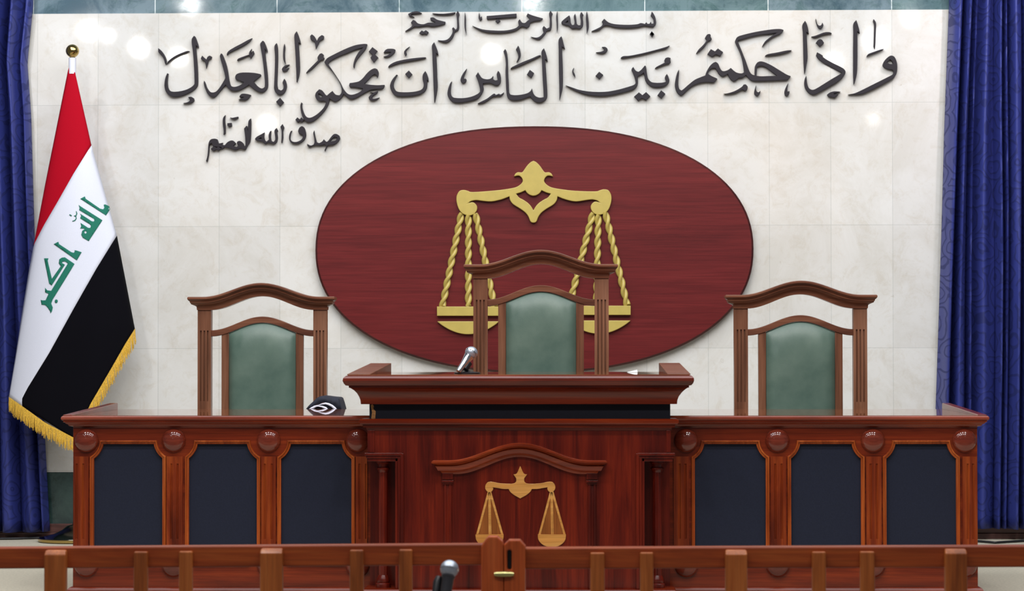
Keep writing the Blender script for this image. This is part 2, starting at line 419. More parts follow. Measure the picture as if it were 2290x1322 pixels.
word('dark raised word at the far left end of the long line', [
 ('1', L, '605,135 575,180 575,250 588,340 598,450 607,600 611,700 613,800 606,828 560,868 480,905 380,926 290,926 246,890 230,820 232,740 240,672 225,665 200,730 188,800 187,860 203,920 240,970 290,998 340,1004 420,992 500,962 580,922 640,870 660,820 661,700 655,560 645,440 636,330 634,270 668,308 668,275 648,210 625,150'),
 ('1', V, '520,1005 565,1000 603,1022 609,1055 580,1085 520,1098 448,1092 505,1080 543,1060 550,1035 532,1016'),
 ('1', V, '97,308 140,345 180,400 207,460 213,510 203,547 190,510 170,450 130,395 98,365'),
 ('1', V, '216,542 240,495 320,430 420,380 500,352 540,352 500,374 430,398 340,443 270,492'),
 ('1', V, '722,416 755,448 782,470 800,432 830,416 857,430 853,460 817,480 802,530 780,600 772,540 755,490 715,475 703,455'),
 ('1', L, '990,383 974,420 984,470 1010,560 1035,650 1048,710 1048,740 1020,790 970,870 920,925 870,940 830,925 790,870 765,800 748,772 745,810 763,880 800,960 840,997 885,1009 920,992 980,922 1055,832 1090,880 1130,910 1190,920 1260,905 1330,870 1385,832 1440,880 1500,920 1560,940 1610,926 1645,885 1656,830 1652,700 1637,560 1624,450 1612,320 1645,372 1648,340 1625,270 1600,215 1580,204 1547,245 1550,290 1570,400 1590,540 1604,680 1613,800 1610,860 1585,880 1550,877 1500,840 1455,785 1550,710 1553,680 1480,664 1380,656 1270,659 1210,680 1191,715 1194,750 1250,770 1312,796 1270,830 1210,855 1160,858 1125,835 1105,760 1090,660 1070,560 1040,470 1010,400'),
 ('1', V, '1432,168 1370,195 1280,245 1180,297 1100,348 1074,385 1073,414 1110,377 1200,332 1300,282 1392,222'),
 ('1', V, '1217,487 1240,455 1370,407 1386,412 1340,437 1240,480'),
 ('1', V, '1425,318 1395,360 1386,405 1412,460 1462,385 1450,350 1432,358 1414,402 1418,360'),
 ('1', V, '1290,957 1260,980 1250,1002 1312,1008 1290,1022 1236,1042 1340,1050 1390,1015 1414,975 1360,960'),
 ('1', L, '1778,238 1748,285 1755,400 1755,550 1750,700 1744,830 1744,890 1770,947 1820,972 1870,961 1905,920 1923,850 1910,780 1888,743 1864,800 1879,850 1870,893 1840,911 1800,890 1787,830 1791,700 1798,500 1797,330 1787,260'),
 ('1', V, '1890,246 1877,300 1871,400 1877,480 1907,538 1898,470 1895,380 1901,300'),
 ('1', V, '1962,543 1910,550 1870,580 1852,610 1864,640 1930,633 1957,590 1905,603 1900,590 1940,566'),
 ('1', D, '1828,1015 1882,1078 1830,1137 1770,1072')])
word('second dark word from the left in the long line, its tail dipping lowest', [
 ('2', L, '140,63 111,112 114,200 121,300 127,400 131,500 136,600 139,716 148,716 170,640 181,560 179,440 172,320 165,210 195,224 186,190 165,120'),
 ('2', V, '335,102 370,130 400,187 425,140 465,111 490,125 488,160 440,190 420,230 387,292 380,240 370,195 320,170 313,125'),
 ('2', V, '260,600 290,560 350,500 415,435 408,400 435,355 465,345 486,365 482,390 496,405 486,432 455,434 400,490 330,557'),
 ('2', L, '1045,229 1030,285 985,345 930,410 895,470 880,538 867,520 872,470 895,400 940,325 990,275 900,298 800,340 700,380 600,430 555,465 548,490 590,550 650,640 700,720 740,800 790,860 840,878 900,865 960,835 990,800 900,782 820,779 813,758 822,728 880,720 940,705 990,665 1040,605 1090,560 1140,539 1175,550 1191,590 1187,635 1175,662 1165,627 1140,615 1105,640 1060,690 1010,738 1090,750 1180,755 1268,751 1265,775 1240,802 1140,809 1070,826 1000,866 920,912 860,934 810,926 780,902 742,872 720,915 680,950 635,969 590,947 560,928 555,980 530,1040 480,1110 420,1170 360,1216 300,1232 250,1217 215,1160 195,1090 188,1020 200,974 213,985 210,1030 225,1090 255,1150 300,1174 360,1155 430,1105 490,1040 520,975 490,957 450,961 400,941 379,895 389,850 430,807 470,825 505,870 528,888 560,860 600,829 640,875 690,885 715,850 715,790 690,720 640,640 580,560 520,500 496,460 530,410 600,370 700,320 800,275 900,240 1000,225|418,864 440,868 478,898 450,912 425,890'),
 ('2', D, '1112,266 1177,315 1145,358 1187,400 1130,467 1087,405 1112,365 1064,325'),
 ('2', V, '1080,843 1120,848 1182,830 1172,860 1122,890 1108,918 1130,930 1203,913 1170,942 1110,954 1068,936 1063,910 1088,880 1122,862'),
 ('2', D, '150,1168 180,1193 200,1168 237,1200 210,1234 182,1216 155,1234 123,1200')])
word('short dark word in the long line, an upright beside a deep bowl', [
 ('2', L, '1905,203 1876,250 1881,340 1884,450 1889,560 1894,700 1899,820 1906,977 1915,977 1935,880 1949,780 1944,650 1939,500 1931,345 1960,372 1950,320 1925,250'),
 ('2', L, '1792,573 1760,620 1757,680 1770,740 1762,790 1725,820 1640,840 1520,846 1430,836 1395,796 1385,750 1400,690 1436,623 1420,620 1370,680 1341,745 1344,800 1375,860 1420,893 1500,901 1620,894 1720,874 1780,841 1811,790 1816,730 1812,690 1833,706 1829,660 1812,610'),
 ('2', D, '1580,566 1624,615 1580,667 1532,612'),
 ('2', V, '1313,524 1340,490 1420,450 1560,420 1700,402 1790,397 1801,405 1720,425 1600,446 1470,469 1390,496'),
 ('2', V, '1275,308 1310,289 1380,289 1406,300 1396,340 1350,380 1300,394 1252,389 1310,370 1352,334 1310,331 1256,339'),
 ('2', V, '1592,258 1540,295 1519,330 1524,360 1538,385 1553,355 1545,325 1561,295')])
word('dark word in the middle of the long line, toothed at its left end', [
 ('3', L, '222,806 195,840 165,920 151,1000 164,1060 200,1111 250,1142 340,1150 450,1136 560,1111 640,1081 700,1010 729,940 723,880 720,844 780,837 840,840 900,866 950,872 990,851 1006,800 1001,720 986,670 960,638 939,690 945,740 951,788 912,791 880,770 883,718 850,757 810,773 750,771 700,751 670,711 640,660 603,720 630,780 655,860 671,930 671,975 630,1010 540,1050 430,1073 330,1076 250,1066 215,1031 205,970 211,890'),
 ('3', V, '461,603 415,660 375,730 359,790 374,827 410,837 450,816 456,780 440,764 410,766 425,710 445,660'),
 ('3', V, '633,1162 690,1130 780,1085 880,1010 910,1006 925,1024 975,1004 995,1019 1025,1004 1053,982 1046,1010 1000,1052 960,1037 920,1054 890,1044 830,1092 760,1137 700,1157'),
 ('3', V, '1158,607 1190,575 1350,500 1500,440 1600,395 1640,389 1641,402 1560,446 1420,511 1280,572'),
 ('3', V, '1279,238 1244,300 1270,350 1282,420 1254,503 1290,470 1321,400 1316,330 1296,260'),
 ('3', D, '1467,623 1535,675 1495,754 1420,700'),
 ('3', L, '1072,290 1046,330 1069,400 1084,520 1079,650 1084,800 1091,950 1105,1050 1140,1096 1210,1112 1300,1107 1400,1077 1475,1052 1510,1101 1560,1136 1630,1145 1700,1121 1741,1070 1747,980 1737,800 1724,600 1713,455 1754,490 1746,440 1721,350 1692,278 1653,335 1659,450 1667,650 1674,800 1684,950 1689,1060 1620,1067 1560,1044 1520,990 1501,918 1480,960 1430,995 1340,1019 1230,1029 1160,1019 1138,980 1131,850 1123,700 1119,550 1113,430 1096,330'),
 ('3', L, '1972,86 1928,145 1928,300 1930,500 1933,700 1938,900 1941,1107 1952,1080 1989,930 1997,800 1995,600 1987,400 1981,255 2030,292 2011,220 1991,140')])
word('dark word right of middle in the long line with a wide shallow sweep', [
 ('4', V, '312,585 287,630 289,680 334,747 326,690 305,650'),
 ('4', V, '757,259 810,257 846,285 849,315 816,351 740,363 662,345 740,334 785,319 795,295'),
 ('4', D, '715,653 780,705 720,774 656,720'),
 ('4', V, '1843,235 1760,264 1600,309 1400,359 1200,399 1100,404 1058,433 1090,438 1250,411 1450,371 1650,316 1790,282'),
 ('4', V, '1605,600 1640,570 1768,505 1756,475 1774,435 1815,424 1857,435 1851,465 1860,500 1836,527 1790,532 1700,567'),
 ('4', D, '1558,10 1592,50 1568,97 1525,50'),
 ('4', L, '176,870 280,904 400,944 550,969 700,977 850,971 1000,944 1150,904 1270,864 1298,830 1285,760 1260,690 1233,630 1240,598 1262,577 1280,614 1310,644 1345,654 1390,619 1440,558 1458,558 1471,620 1481,700 1501,770 1550,818 1620,830 1700,830 1768,819 1782,800 1764,745 1796,688 1819,730 1837,800 1811,852 1750,887 1660,902 1570,897 1500,861 1454,795 1434,700 1425,672 1390,701 1340,722 1331,760 1336,830 1311,902 1240,947 1100,987 950,1022 800,1042 650,1042 500,1017 380,977 270,927'),
 ('4', D, '1350,983 1405,1028 1465,978 1532,1045 1465,1112 1400,1077 1335,1120 1273,1050'),
 ('4', D, '1705,950 1772,1005 1710,1084 1646,1030')])
word('third dark word from the right in the long line, with a hooked crown', [
 ('5', L, '125,808 95,870 74,960 63,1050 78,1130 114,1191 160,1215 200,1191 270,1121 350,1061 450,1021 560,1006 660,1013 690,996 722,955 705,944 620,905 576,875 595,830 640,791 690,791 715,830 750,890 800,917 850,901 885,880 905,935 940,976 985,991 1030,966 1060,942 1120,937 1165,897 1200,941 1250,981 1320,990 1500,987 1650,982 1800,972 1830,957 1864,914 1800,889 1700,829 1560,744 1450,694 1385,684 1338,705 1308,760 1303,830 1301,900 1260,885 1225,845 1195,770 1160,670 1120,570 1080,470 1042,378 1050,355 1100,345 1250,301 1400,271 1520,258 1642,243 1600,267 1530,316 1460,376 1418,452 1440,432 1505,370 1600,302 1700,257 1740,221 1750,195 1700,181 1600,183 1450,203 1300,229 1150,264 1040,299 1004,350 1001,390 1038,470 1078,560 1108,660 1128,770 1137,850 1100,870 1030,860 980,830 930,784 890,815 830,835 790,825 760,780 735,720 700,691 660,705 610,750 560,830 534,902 460,930 370,970 280,1040 200,1110 165,1136 130,1110 116,1040 119,950 126,880|1340,770 1400,754 1470,775 1550,835 1645,907 1500,912 1400,915 1330,907'),
 ('5', V, '392,560 430,500 500,430 555,360 529,320 560,269 600,256 621,275 616,300 637,335 621,359 580,371 530,451 460,517'),
 ('5', D, '620,493 685,527 730,483 812,540 770,604 700,576 640,614 568,570'),
 ('5', V, '1463,596 1510,570 1650,545 1800,514 1880,509 1820,541 1700,573 1560,591'),
 ('5', V, '818,1186 880,1180 1000,1140 1100,1080 1130,1044 1165,1041 1194,1075 1187,1120 1152,1147 1110,1122 1040,1161 940,1189'),
 ('5', V, '1325,1052 1304,1120 1295,1180 1319,1217 1345,1222 1381,1191 1392,1137 1365,1164 1340,1159 1323,1120'),
 ('5', V, '1824,1017 1785,1090 1765,1160 1774,1212 1800,1224 1836,1196 1844,1147 1810,1150 1812,1090')])
word('second dark word from the right in the long line, upright beside a sharp angle', [
 ('6', L, '262,116 223,180 231,280 234,420 237,560 241,720 251,897 262,881 281,780 298,680 296,540 291,420 284,285 318,312 306,230 286,160'),
 ('6', V, '419,83 432,130 450,175 480,190 505,174 518,142 532,185 516,216 485,235 454,216 434,165 423,125'),
 ('6', V, '355,350 420,334 540,289 620,284 658,302 600,311 520,326 440,357 390,364'),
 ('6', D, '482,386 515,400 542,445 478,499 423,440 450,402'),
 ('6', L, '440,582 426,625 460,682 530,737 650,802 780,872 802,886 760,915 640,985 520,1060 430,1115 370,1136 320,1111 295,1050 286,980 279,927 261,970 251,1040 264,1111 300,1167 350,1202 410,1205 480,1171 620,1091 740,1021 820,951 857,890 850,845 800,804 680,744 580,689 524,651 523,630 480,603'),
 ('6', V, '788,1164 700,1157 630,1174 588,1205 604,1237 690,1252 720,1241 757,1199 690,1206 685,1190 730,1179')])
word('dark word at the right end of the long line, nearest the right curtain', [
 ('6', L, '1018,106 977,160 977,300 974,500 974,700 974,900 979,1057 995,1031 1026,900 1034,750 1036,500 1034,275 1070,304 1059,240 1036,160'),
 ('6', V, '1274,92 1268,125 1284,180 1282,320 1279,450 1277,495 1295,533 1301,450 1306,300 1310,160 1292,115'),
 ('6', V, '1172,643 1195,607 1280,574 1380,539 1425,533 1400,553 1310,590 1220,622'),
 ('6', L, '1535,630 1490,649 1440,699 1410,760 1424,802 1480,830 1548,841 1567,870 1558,905 1500,939 1380,999 1250,1064 1120,1129 1000,1184 896,1205 1000,1207 1110,1197 1230,1147 1360,1082 1480,1017 1570,957 1614,890 1624,800 1614,720 1581,649|1515,688 1468,735 1510,752 1561,756 1546,715')])
word('small dark word at the left end of the top line under green marble', [
 ('7', V, '88,66 130,47 170,44 206,59 170,63 125,66 114,78 142,93 98,86'),
 ('7', V, '294,60 390,64 492,51 480,66 420,74 340,71'),
 ('7', L, '278,98 305,96 340,116 407,133 405,151 350,166 290,173 250,166 180,176 142,176 115,196 62,214 110,180 127,160 112,140 130,117 150,124 175,147 220,154 262,140 315,144 320,138 280,117'),
 ('7', D, '205,207 222,216 240,204 264,222 250,244 225,235 208,244 183,228'),
 ('7', L, '512,39 499,65 504,100 506,180 494,200 475,179 463,190 469,220 440,270 400,291 340,290 400,310 440,301 471,266 489,216 516,206 524,180 520,100 527,68'),
 ('7', L, '573,49 569,120 571,190 586,246 582,180 581,100')])
word('small dark word in the top line with a straight long bar over it', [
 ('7', V, '695,52 689,100 700,121 720,112 716,84 706,98 701,80'),
 ('7', V, '758,84 1012,63 1014,93 760,111'),
 ('7', D, '852,106 875,125 853,147 833,128'),
 ('7', L, '635,166 720,197 820,207 920,207 1000,189 1033,165 1027,130 1040,111 1060,139 1085,142 1105,125 1126,112 1098,82 1108,61 1150,79 1237,104 1222,121 1170,127 1130,142 1123,170 1100,187 1077,176 1052,177 1020,202 950,222 840,230 740,220 680,196'),
 ('7', L, '1302,37 1290,65 1296,110 1294,180 1270,191 1245,168 1234,190 1244,225 1215,255 1180,268 1133,260 1190,282 1225,274 1259,236 1271,212 1307,201 1314,160 1312,92 1321,65'),
 ('7', L, '1360,39 1351,90 1354,150 1357,223 1366,180 1365,90')])
word('small dark word second from the right in the top line, several uprights', [
 ('7', L, '1463,78 1440,94 1398,130 1397,150 1430,162 1458,168 1474,186 1495,192 1520,187 1546,194 1571,182 1582,150 1577,92 1584,75 1565,48 1554,75 1560,120 1558,162 1540,163 1526,148 1521,100 1512,62 1501,90 1508,130 1504,158 1487,161 1476,140 1471,100|1452,122 1430,140 1453,146'),
 ('7', L, '1612,42 1604,90 1607,150 1612,233 1629,180 1624,98')])
word('flat long small dark word at the right end of the top line', [
 ('7', L, '2166,45 2156,80 2179,112 2181,148 2163,150 2158,130 2146,150 2128,150 2120,136 2106,151 2072,144 2040,154 1960,159 1860,154 1800,139 1760,107 1740,130 1749,150 1730,175 1651,214 1720,202 1762,168 1800,168 1860,182 1950,187 2050,180 2100,167 2150,174 2180,177 2202,150 2197,100 2181,65'),
 ('7', D, '2165,213 2187,238 2168,262 2148,238')])
word('small dark word at the right end of the short line beside the plaque', [
 ('8', L, '1775,353 1761,400 1774,460 1779,530 1766,566 1730,580 1700,571 1668,553 1674,590 1700,606 1740,592 1800,576 1870,582 1930,566 1958,590 1928,657 1942,663 1970,597 1990,576 2060,571 2120,541 2162,480 2152,430 2110,406 2068,411 2030,450 1985,510 1960,525 1919,487 1895,520 1850,545 1815,530 1800,480 1786,420|2080,450 2120,465 2100,500 2040,516 2012,522 2050,475'),
 ('8', L, '1590,288 1554,310 1534,360 1544,400 1600,421 1604,460 1570,500 1510,525 1450,520 1416,480 1426,400 1442,357 1420,369 1399,430 1399,490 1429,537 1500,555 1570,541 1626,496 1652,430 1642,350 1621,305')])
word('small dark word in the middle of the short line below the long text', [
 ('8', L, '1297,257 1266,300 1284,360 1284,450 1279,538 1295,538 1309,460 1306,370 1322,310'),
 ('8', L, '1027,383 980,410 910,450 882,485 918,511 980,521 1010,541 1040,562 1080,542 1120,551 1170,560 1211,531 1226,460 1216,380 1230,358 1209,317 1177,355 1184,420 1189,490 1165,525 1131,510 1121,450 1127,357 1107,375 1089,430 1094,490 1060,520 1036,500 1021,450|975,460 938,481 990,482')])
word('small dark word at the left end of the short line, tail hanging down', [
 ('8', L, '822,173 787,215 780,330 776,350 768,288 756,283 720,325 735,430 742,560 730,596 702,540 660,511 620,519 609,550 642,575 610,600 560,590 597,545 560,509 520,506 470,530 430,575 392,570 402,538 340,550 320,488 280,477 220,489 189,540 179,640 169,740 147,818 172,818 191,720 199,600 206,560 235,546 250,590 300,602 378,606 388,642 430,606 510,626 590,652 660,627 720,642 746,642 777,580 812,520 824,400 827,240'),
 ('8', D, '255,604 270,596 300,617 332,602 377,625 340,662 300,642 265,667 218,630'),
 ('8', V, '439,122 404,170 401,260 414,350 411,418 441,400 441,300 433,200'),
 ('8', D, '468,244 531,239 537,285 505,297 470,281'),
 ('8', V, '504,154 540,164 590,154 632,146 634,165 590,188 545,179')])

# ---------------------------------------------------------------- oval plaque with scales
PT = 0.045
def oval(rx, ry, cx, cz, n=120, e=2.2):
    o = []
    for i in range(n):
        a = 2*PI*i/n; c, s = math.cos(a), math.sin(a)
        o.append((cx + rx*math.copysign(abs(c)**(2/e), c), cz + ry*math.copysign(abs(s)**(2/e), s)))
    return o
pc = P(1194, 558, DW-PT); k = (DW-PT)/F
pl = thing('wall_plaque', 'large oval dark red wood plaque with gold scales of justice on the marble wall', 'plaque', (pc.x, DW, pc.z - 277*k))
rim = MB(); rx, ry = 491*k, 277*k
rim.rings([[(x, y, z) for x, z in oval(rx+dr, ry+dr, pc.x, pc.z)] for y, dr in ((DW-0.0005, -0.004), (DW-0.03, 0), (DW-0.038, -0.001), (DW-PT, -0.011))], cap=False)
add('rim', rim, M_plaque_rim, pl)
bd = MB(); bd.rings([[(x, y, z) for x, z in oval(rx-0.0105, ry-0.0105, pc.x, pc.z)] for y in (DW-0.001, DW-PT)])
add('board', bd, M_plaque, pl)
YS = DW-PT
o3, s3 = (940, 340), 2.643
half = nums('669,54 652,62 630,84 612,110 600,122 578,121 562,130 554,146 578,141 592,146 603,160 605,176 590,195 560,211 500,222 420,231 310,238 285,232 262,226 235,230 219,252 214,275 217,305 230,342 252,366 285,377 314,370 333,350 337,325 325,306 308,298 284,304 300,292 330,286 365,290 420,294 480,282 527,264 531,286 550,311 590,336 622,360 640,385 649,408 658,417 669,419')
out = half + [(2*669-x+ (6 if x < 400 else 0), y-(4 if x < 400 else 0)) for x, y in reversed(half[1:-1])]
hole = nums('567,248 595,240 621,228 632,244 650,256 669,260 688,256 706,244 717,228 743,240 771,248 754,270 730,283 702,302 683,322 669,346 655,322 636,302 608,283 584,270')
add('scale_beam', plate([ploop(out, YS, o3, s3), ploop(hole, YS, o3, s3)], YS-0.022, 0.0222, 0.003), M_gold, pl, smooth=40)
def rope(a, b):
    Yc = YS-0.011
    p, q = P(o3[0]+a[0]/s3, o3[1]+a[1]/s3, Yc), P(o3[0]+b[0]/s3, o3[1]+b[1]/s3, Yc)
    d = q-p; Ln = d.length; d.normalize(); t = Vector((0, -1, 0)); s = d.cross(t); R = 0.0165; pitch = 0.108
    mb = MB(); n = int(Ln/pitch*16)
    for k2 in (0, PI):
        mb.tube([p + d*(Ln*i/n) + (t*math.cos(k2 + 2*PI*Ln*i/n/pitch) + s*math.sin(k2 + 2*PI*Ln*i/n/pitch))*R*0.5 for i in range(n+1)], R*0.58, 12)
    add('rope', mb, M_gold, pl, smooth=60)
for a, b in (((243, 362), (130, 912)), ((284, 374), (284, 912)), ((326, 364), (438, 912)), ((1020, 360), (880, 908)), ((1052, 372), (1040, 908)), ((1093, 356), (1222, 905))): rope(a, b)
for xa, xb, y0, y1, yb0, yb1 in ((100, 468, 914, 969, 1001, 1078), (868, 1243, 909, 964, 996, 1075)):
    add('pan_bar', plate([ploop([(xa, y0), (xb, y0), (xb, y1), (xa, y1)], YS, o3, s3, 0)], YS-0.028, 0.0282, 0.003), M_gold, pl)
    m = (xa+xb)/2; hw = (xb-xa)/2 - 3
    bowl = [(m-hw, yb0), (m+hw, yb0)] + [(m+hw*(1-t/12), yb0+4+(yb1-yb0-4)*(1-abs(1-t/12)**2.0)) for t in range(0, 25)]
    add('pan_bowl', plate([ploop(bowl, YS, o3, s3, 0)], YS-0.022, 0.0222, 0.003), M_gold, pl, smooth=40)

# ---------------------------------------------------------------- judge chairs (origin on the floor under the back frame, facing -Y)
U = 0.0004646
def cz(yz): return EYE.z + (160 - yz/4.132)*0.0019196
def bell(t, w): t = abs(t)/w; return 0.5*(1+math.cos(PI*min(t, 1)))
def make_chair(label, group):
    t = thing('judge_chair', label, 'chair', (0, 0, 0), group)
    b0 = cz(178); rise = 128*U
    cv = lambda u: rise*bell(u, 0.8)
    mb = MB().stack([(cz(300), -605*U, 605*U, -0.006, 0.05), (cz(270), -608*U, 608*U, -0.007, 0.05), (cz(262), -618*U, 618*U, -0.01, 0.05), (cz(252), -640*U, 640*U, -0.02, 0.055), (cz(246), -655*U, 655*U, -0.026, 0.055),
        (cz(238), -655*U, 655*U, -0.028, 0.055), (cz(232), -662*U, 662*U, -0.033, 0.055), (cz(220), -664*U, 664*U, -0.034, 0.055), (cz(214), -672*U, 672*U, -0.04, 0.058), (cz(200), -682*U, 682*U, -0.047, 0.06), (cz(186), -682*U, 682*U, -0.047, 0.06), (cz(178), -676*U, 676*U, -0.04, 0.055)], 40, cv)
    add('crest_rail', mb, M_chair_h, t, smooth=40)
    for s in (-1, 1):
        x0, x1 = sorted((s*475*U, s*600*U))
        c = (x0+x1)/2; w = 32*U; mb = MB()
        cs = [c-w, c, c+w]
        def sec(g):
            o = [(x0, 0.0)]
            for q in cs: o += [(q-4.5*U*1.6, 0), (q-3*U*1.6, g), (q+3*U*1.6, g), (q+4.5*U*1.6, 0)]
            return o + [(x1, 0.0), (x1, 0.045), (x0, 0.045)]
        zt, zl = cz(490), cz(1145)
        mb.prism([(x0, 0), (x1, 0), (x1, 0.045), (x0, 0.045)], zt, cz(296)); mb.prism(sec(0.009), zl, zt); mb.prism([(x0, 0), (x1, 0), (x1, 0.045), (x0, 0.045)], 0, zl)
        add('post', mb, M_chair, t, smooth=30)
        xa, xb = sorted((s*311*U, s*380*U))
        add('stile', MB().box(xa, xb, 0.008, 0.038, 0.45, cz(512)), M_chair, t, bevel=0.002)
    ar = lambda u: 127*U*bell(u, 1.0)
    add('arch_rail', MB().stack([(cz(545), -478*U, 478*U, 0.004, 0.04), (cz(487), -478*U, 478*U, 0.004, 0.04)], 36, ar), M_chair_h, t, smooth=40, bevel=0.002)
    hw = 311*U
    def pad(a, b):
        u = 2*a-1; x = u*hw
        ztop = cz(548) + 127*U*bell(u*311/478, 1.0) + 0.001; zbot = 0.46
        z = zbot + (ztop-zbot)*b; v = 2*b-1
        du = (1-abs(u)); dv = min((ztop-z), (z-zbot))/0.12
        puff = (1-math.exp(-du*9))*(1-math.exp(-dv*3.2))
        crease = 0.006*math.exp(-((abs(u)-0.72-0.25*(1-b))**2)*90)*math.exp(-((b-0.88)**2)*220)
        return (x, 0.012 - 0.034*puff + crease*0.5, z)
    add('backrest', MB().grid(pad, 36, 60).box(-hw, hw, 0.014, 0.034, 0.46, cz(522)), M_leather, t, smooth=60)
    add('seat', MB().stack([(0.40, -0.25, 0.25, -0.40, 0.0), (0.44, -0.265, 0.265, -0.41, 0.0), (0.475, -0.25, 0.25, -0.39, -0.005), (0.482, -0.2, 0.2, -0.38, -0.03)], 8), M_leather, t, smooth=60)
    add('seat_frame', MB().box(-0.22, 0.22, -0.40, 0.0, 0.34, 0.40), M_chair_h, t, bevel=0.004)
    for s in (-1, 1):
        xa, xb = sorted((s*0.222, s*0.272))
        add('leg', MB().box(xa, xb, -0.4, -0.35, 0, 0.595), M_chair, t, bevel=0.004)
        add('armrest', MB().box(xa, xb, -0.4, 0.0, 0.595, 0.63), M_chair_h, t, bevel=0.008)
    return t
grp = "judges' chairs behind the bench"
YCL, YCR, YCC = 10.75, 10.55, 10.31
ch = make_chair('green leather walnut armchair behind the left bench, beside the flag', grp)
ch.location = (X(586, YCL), YCL, 0)
copy_tree(ch, (X(1791, YCR), YCR, 0), 'green leather walnut armchair behind the right bench, near the right curtain')
STEP = 0.122
copy_tree(ch, (X(1210, YCC), YCC, STEP), 'taller standing green leather walnut armchair in the centre before the oval plaque')
pf = add('floor_platform', MB().box(X(930, 10.3), X(1480, 10.3), 9.78, 10.75, 0, STEP), M_carpet, smooth=0, bevel=0.004, origin=(X(1200, 10.3), 10.2, 0))
prep(pf, 'low carpeted platform under the centre armchair behind the podium', 'platform')

# robe over the arm of the left chair
YR = 10.42
rc = P(724, 914, YR)
rb = thing('robe', 'folded black robe with white trim lying by the left armchair', 'robe', (rc.x, YR+0.06, 0.631))
def arcsurf(pts, ya, yb, n=36, dz=0):
    pts = [P(x, y, YR) for x, y in pts]
    cum = [0]
    for a, b in zip(pts, pts[1:]): cum.append(cum[-1] + (b-a).length)
    def at(t):
        s = t*cum[-1]
        for i in range(len(pts)-1):
            if s <= cum[i+1] + 1e-9:
                f = (s-cum[i])/max(cum[i+1]-cum[i], 1e-9); return pts[i].lerp(pts[i+1], f)
        return pts[-1]
    return lambda a, b: Vector((at(a).x, ya + (yb-ya)*b, at(a).z))
add('cloth', MB().grid(arcsurf([(676, 940), (683, 918), (692, 907), (701, 899), (709, 891), (717, 887), (727, 888), (742, 890), (756, 891), (760, 903), (764, 918), (768, 940)], YR, YR+0.2), 36, 8)
    .rings([[P(x, y, YR) for x, y in r] for r in ([(683,918),(692,907),(701,899),(709,891),(717,887),(727,888),(742,890),(756,891),(760,903),(764,918)],
      [(690,917),(699,909),(707,905),(716,902),(724,900.5),(732,901),(739,904),(745,908),(750,913),(755,918)])], closed=False), M_robe, rb, smooth=70, solid=0.004)
for r0, r1, yo in (([(701,908),(712,905.5),(720,902.5),(728,900.5),(736,902),(744,906),(750,911),(756,918)], [(701,908.5),(712,906.5),(720,905.2),(728,904.8),(734,907),(740,910),(745,914),(748,918)], -0.003),
               ([(688,917),(696,911),(704,907.5),(712,907),(722,908),(730,911),(736,918)], [(696,918),(703,913.5),(709,909.8),(713,910),(719,911.5),(724,914),(728,918)], -0.004)):
    add('trim_band', MB().rings([[P(x, y, YR+yo) for x, y in r0], [P(x, y, YR+yo) for x, y in r1]], closed=False), M_trim, rb, smooth=60, solid=0.003, label='white trim band')
add('inner_fold', MB().rings([[P(x, y, YR+0.004) for x, y in r] for r in ([(688,918),(700,908),(716,902),(732,901),(745,908),(755,918)], [(700,918),(706,917),(716,916),(730,916),(740,917),(750,918)])], closed=False).box(rc.x-0.06, rc.x+0.06, YR+0.01, YR+0.19, 0.632, 0.68), M_robe, rb, smooth=60, solid=0.003)

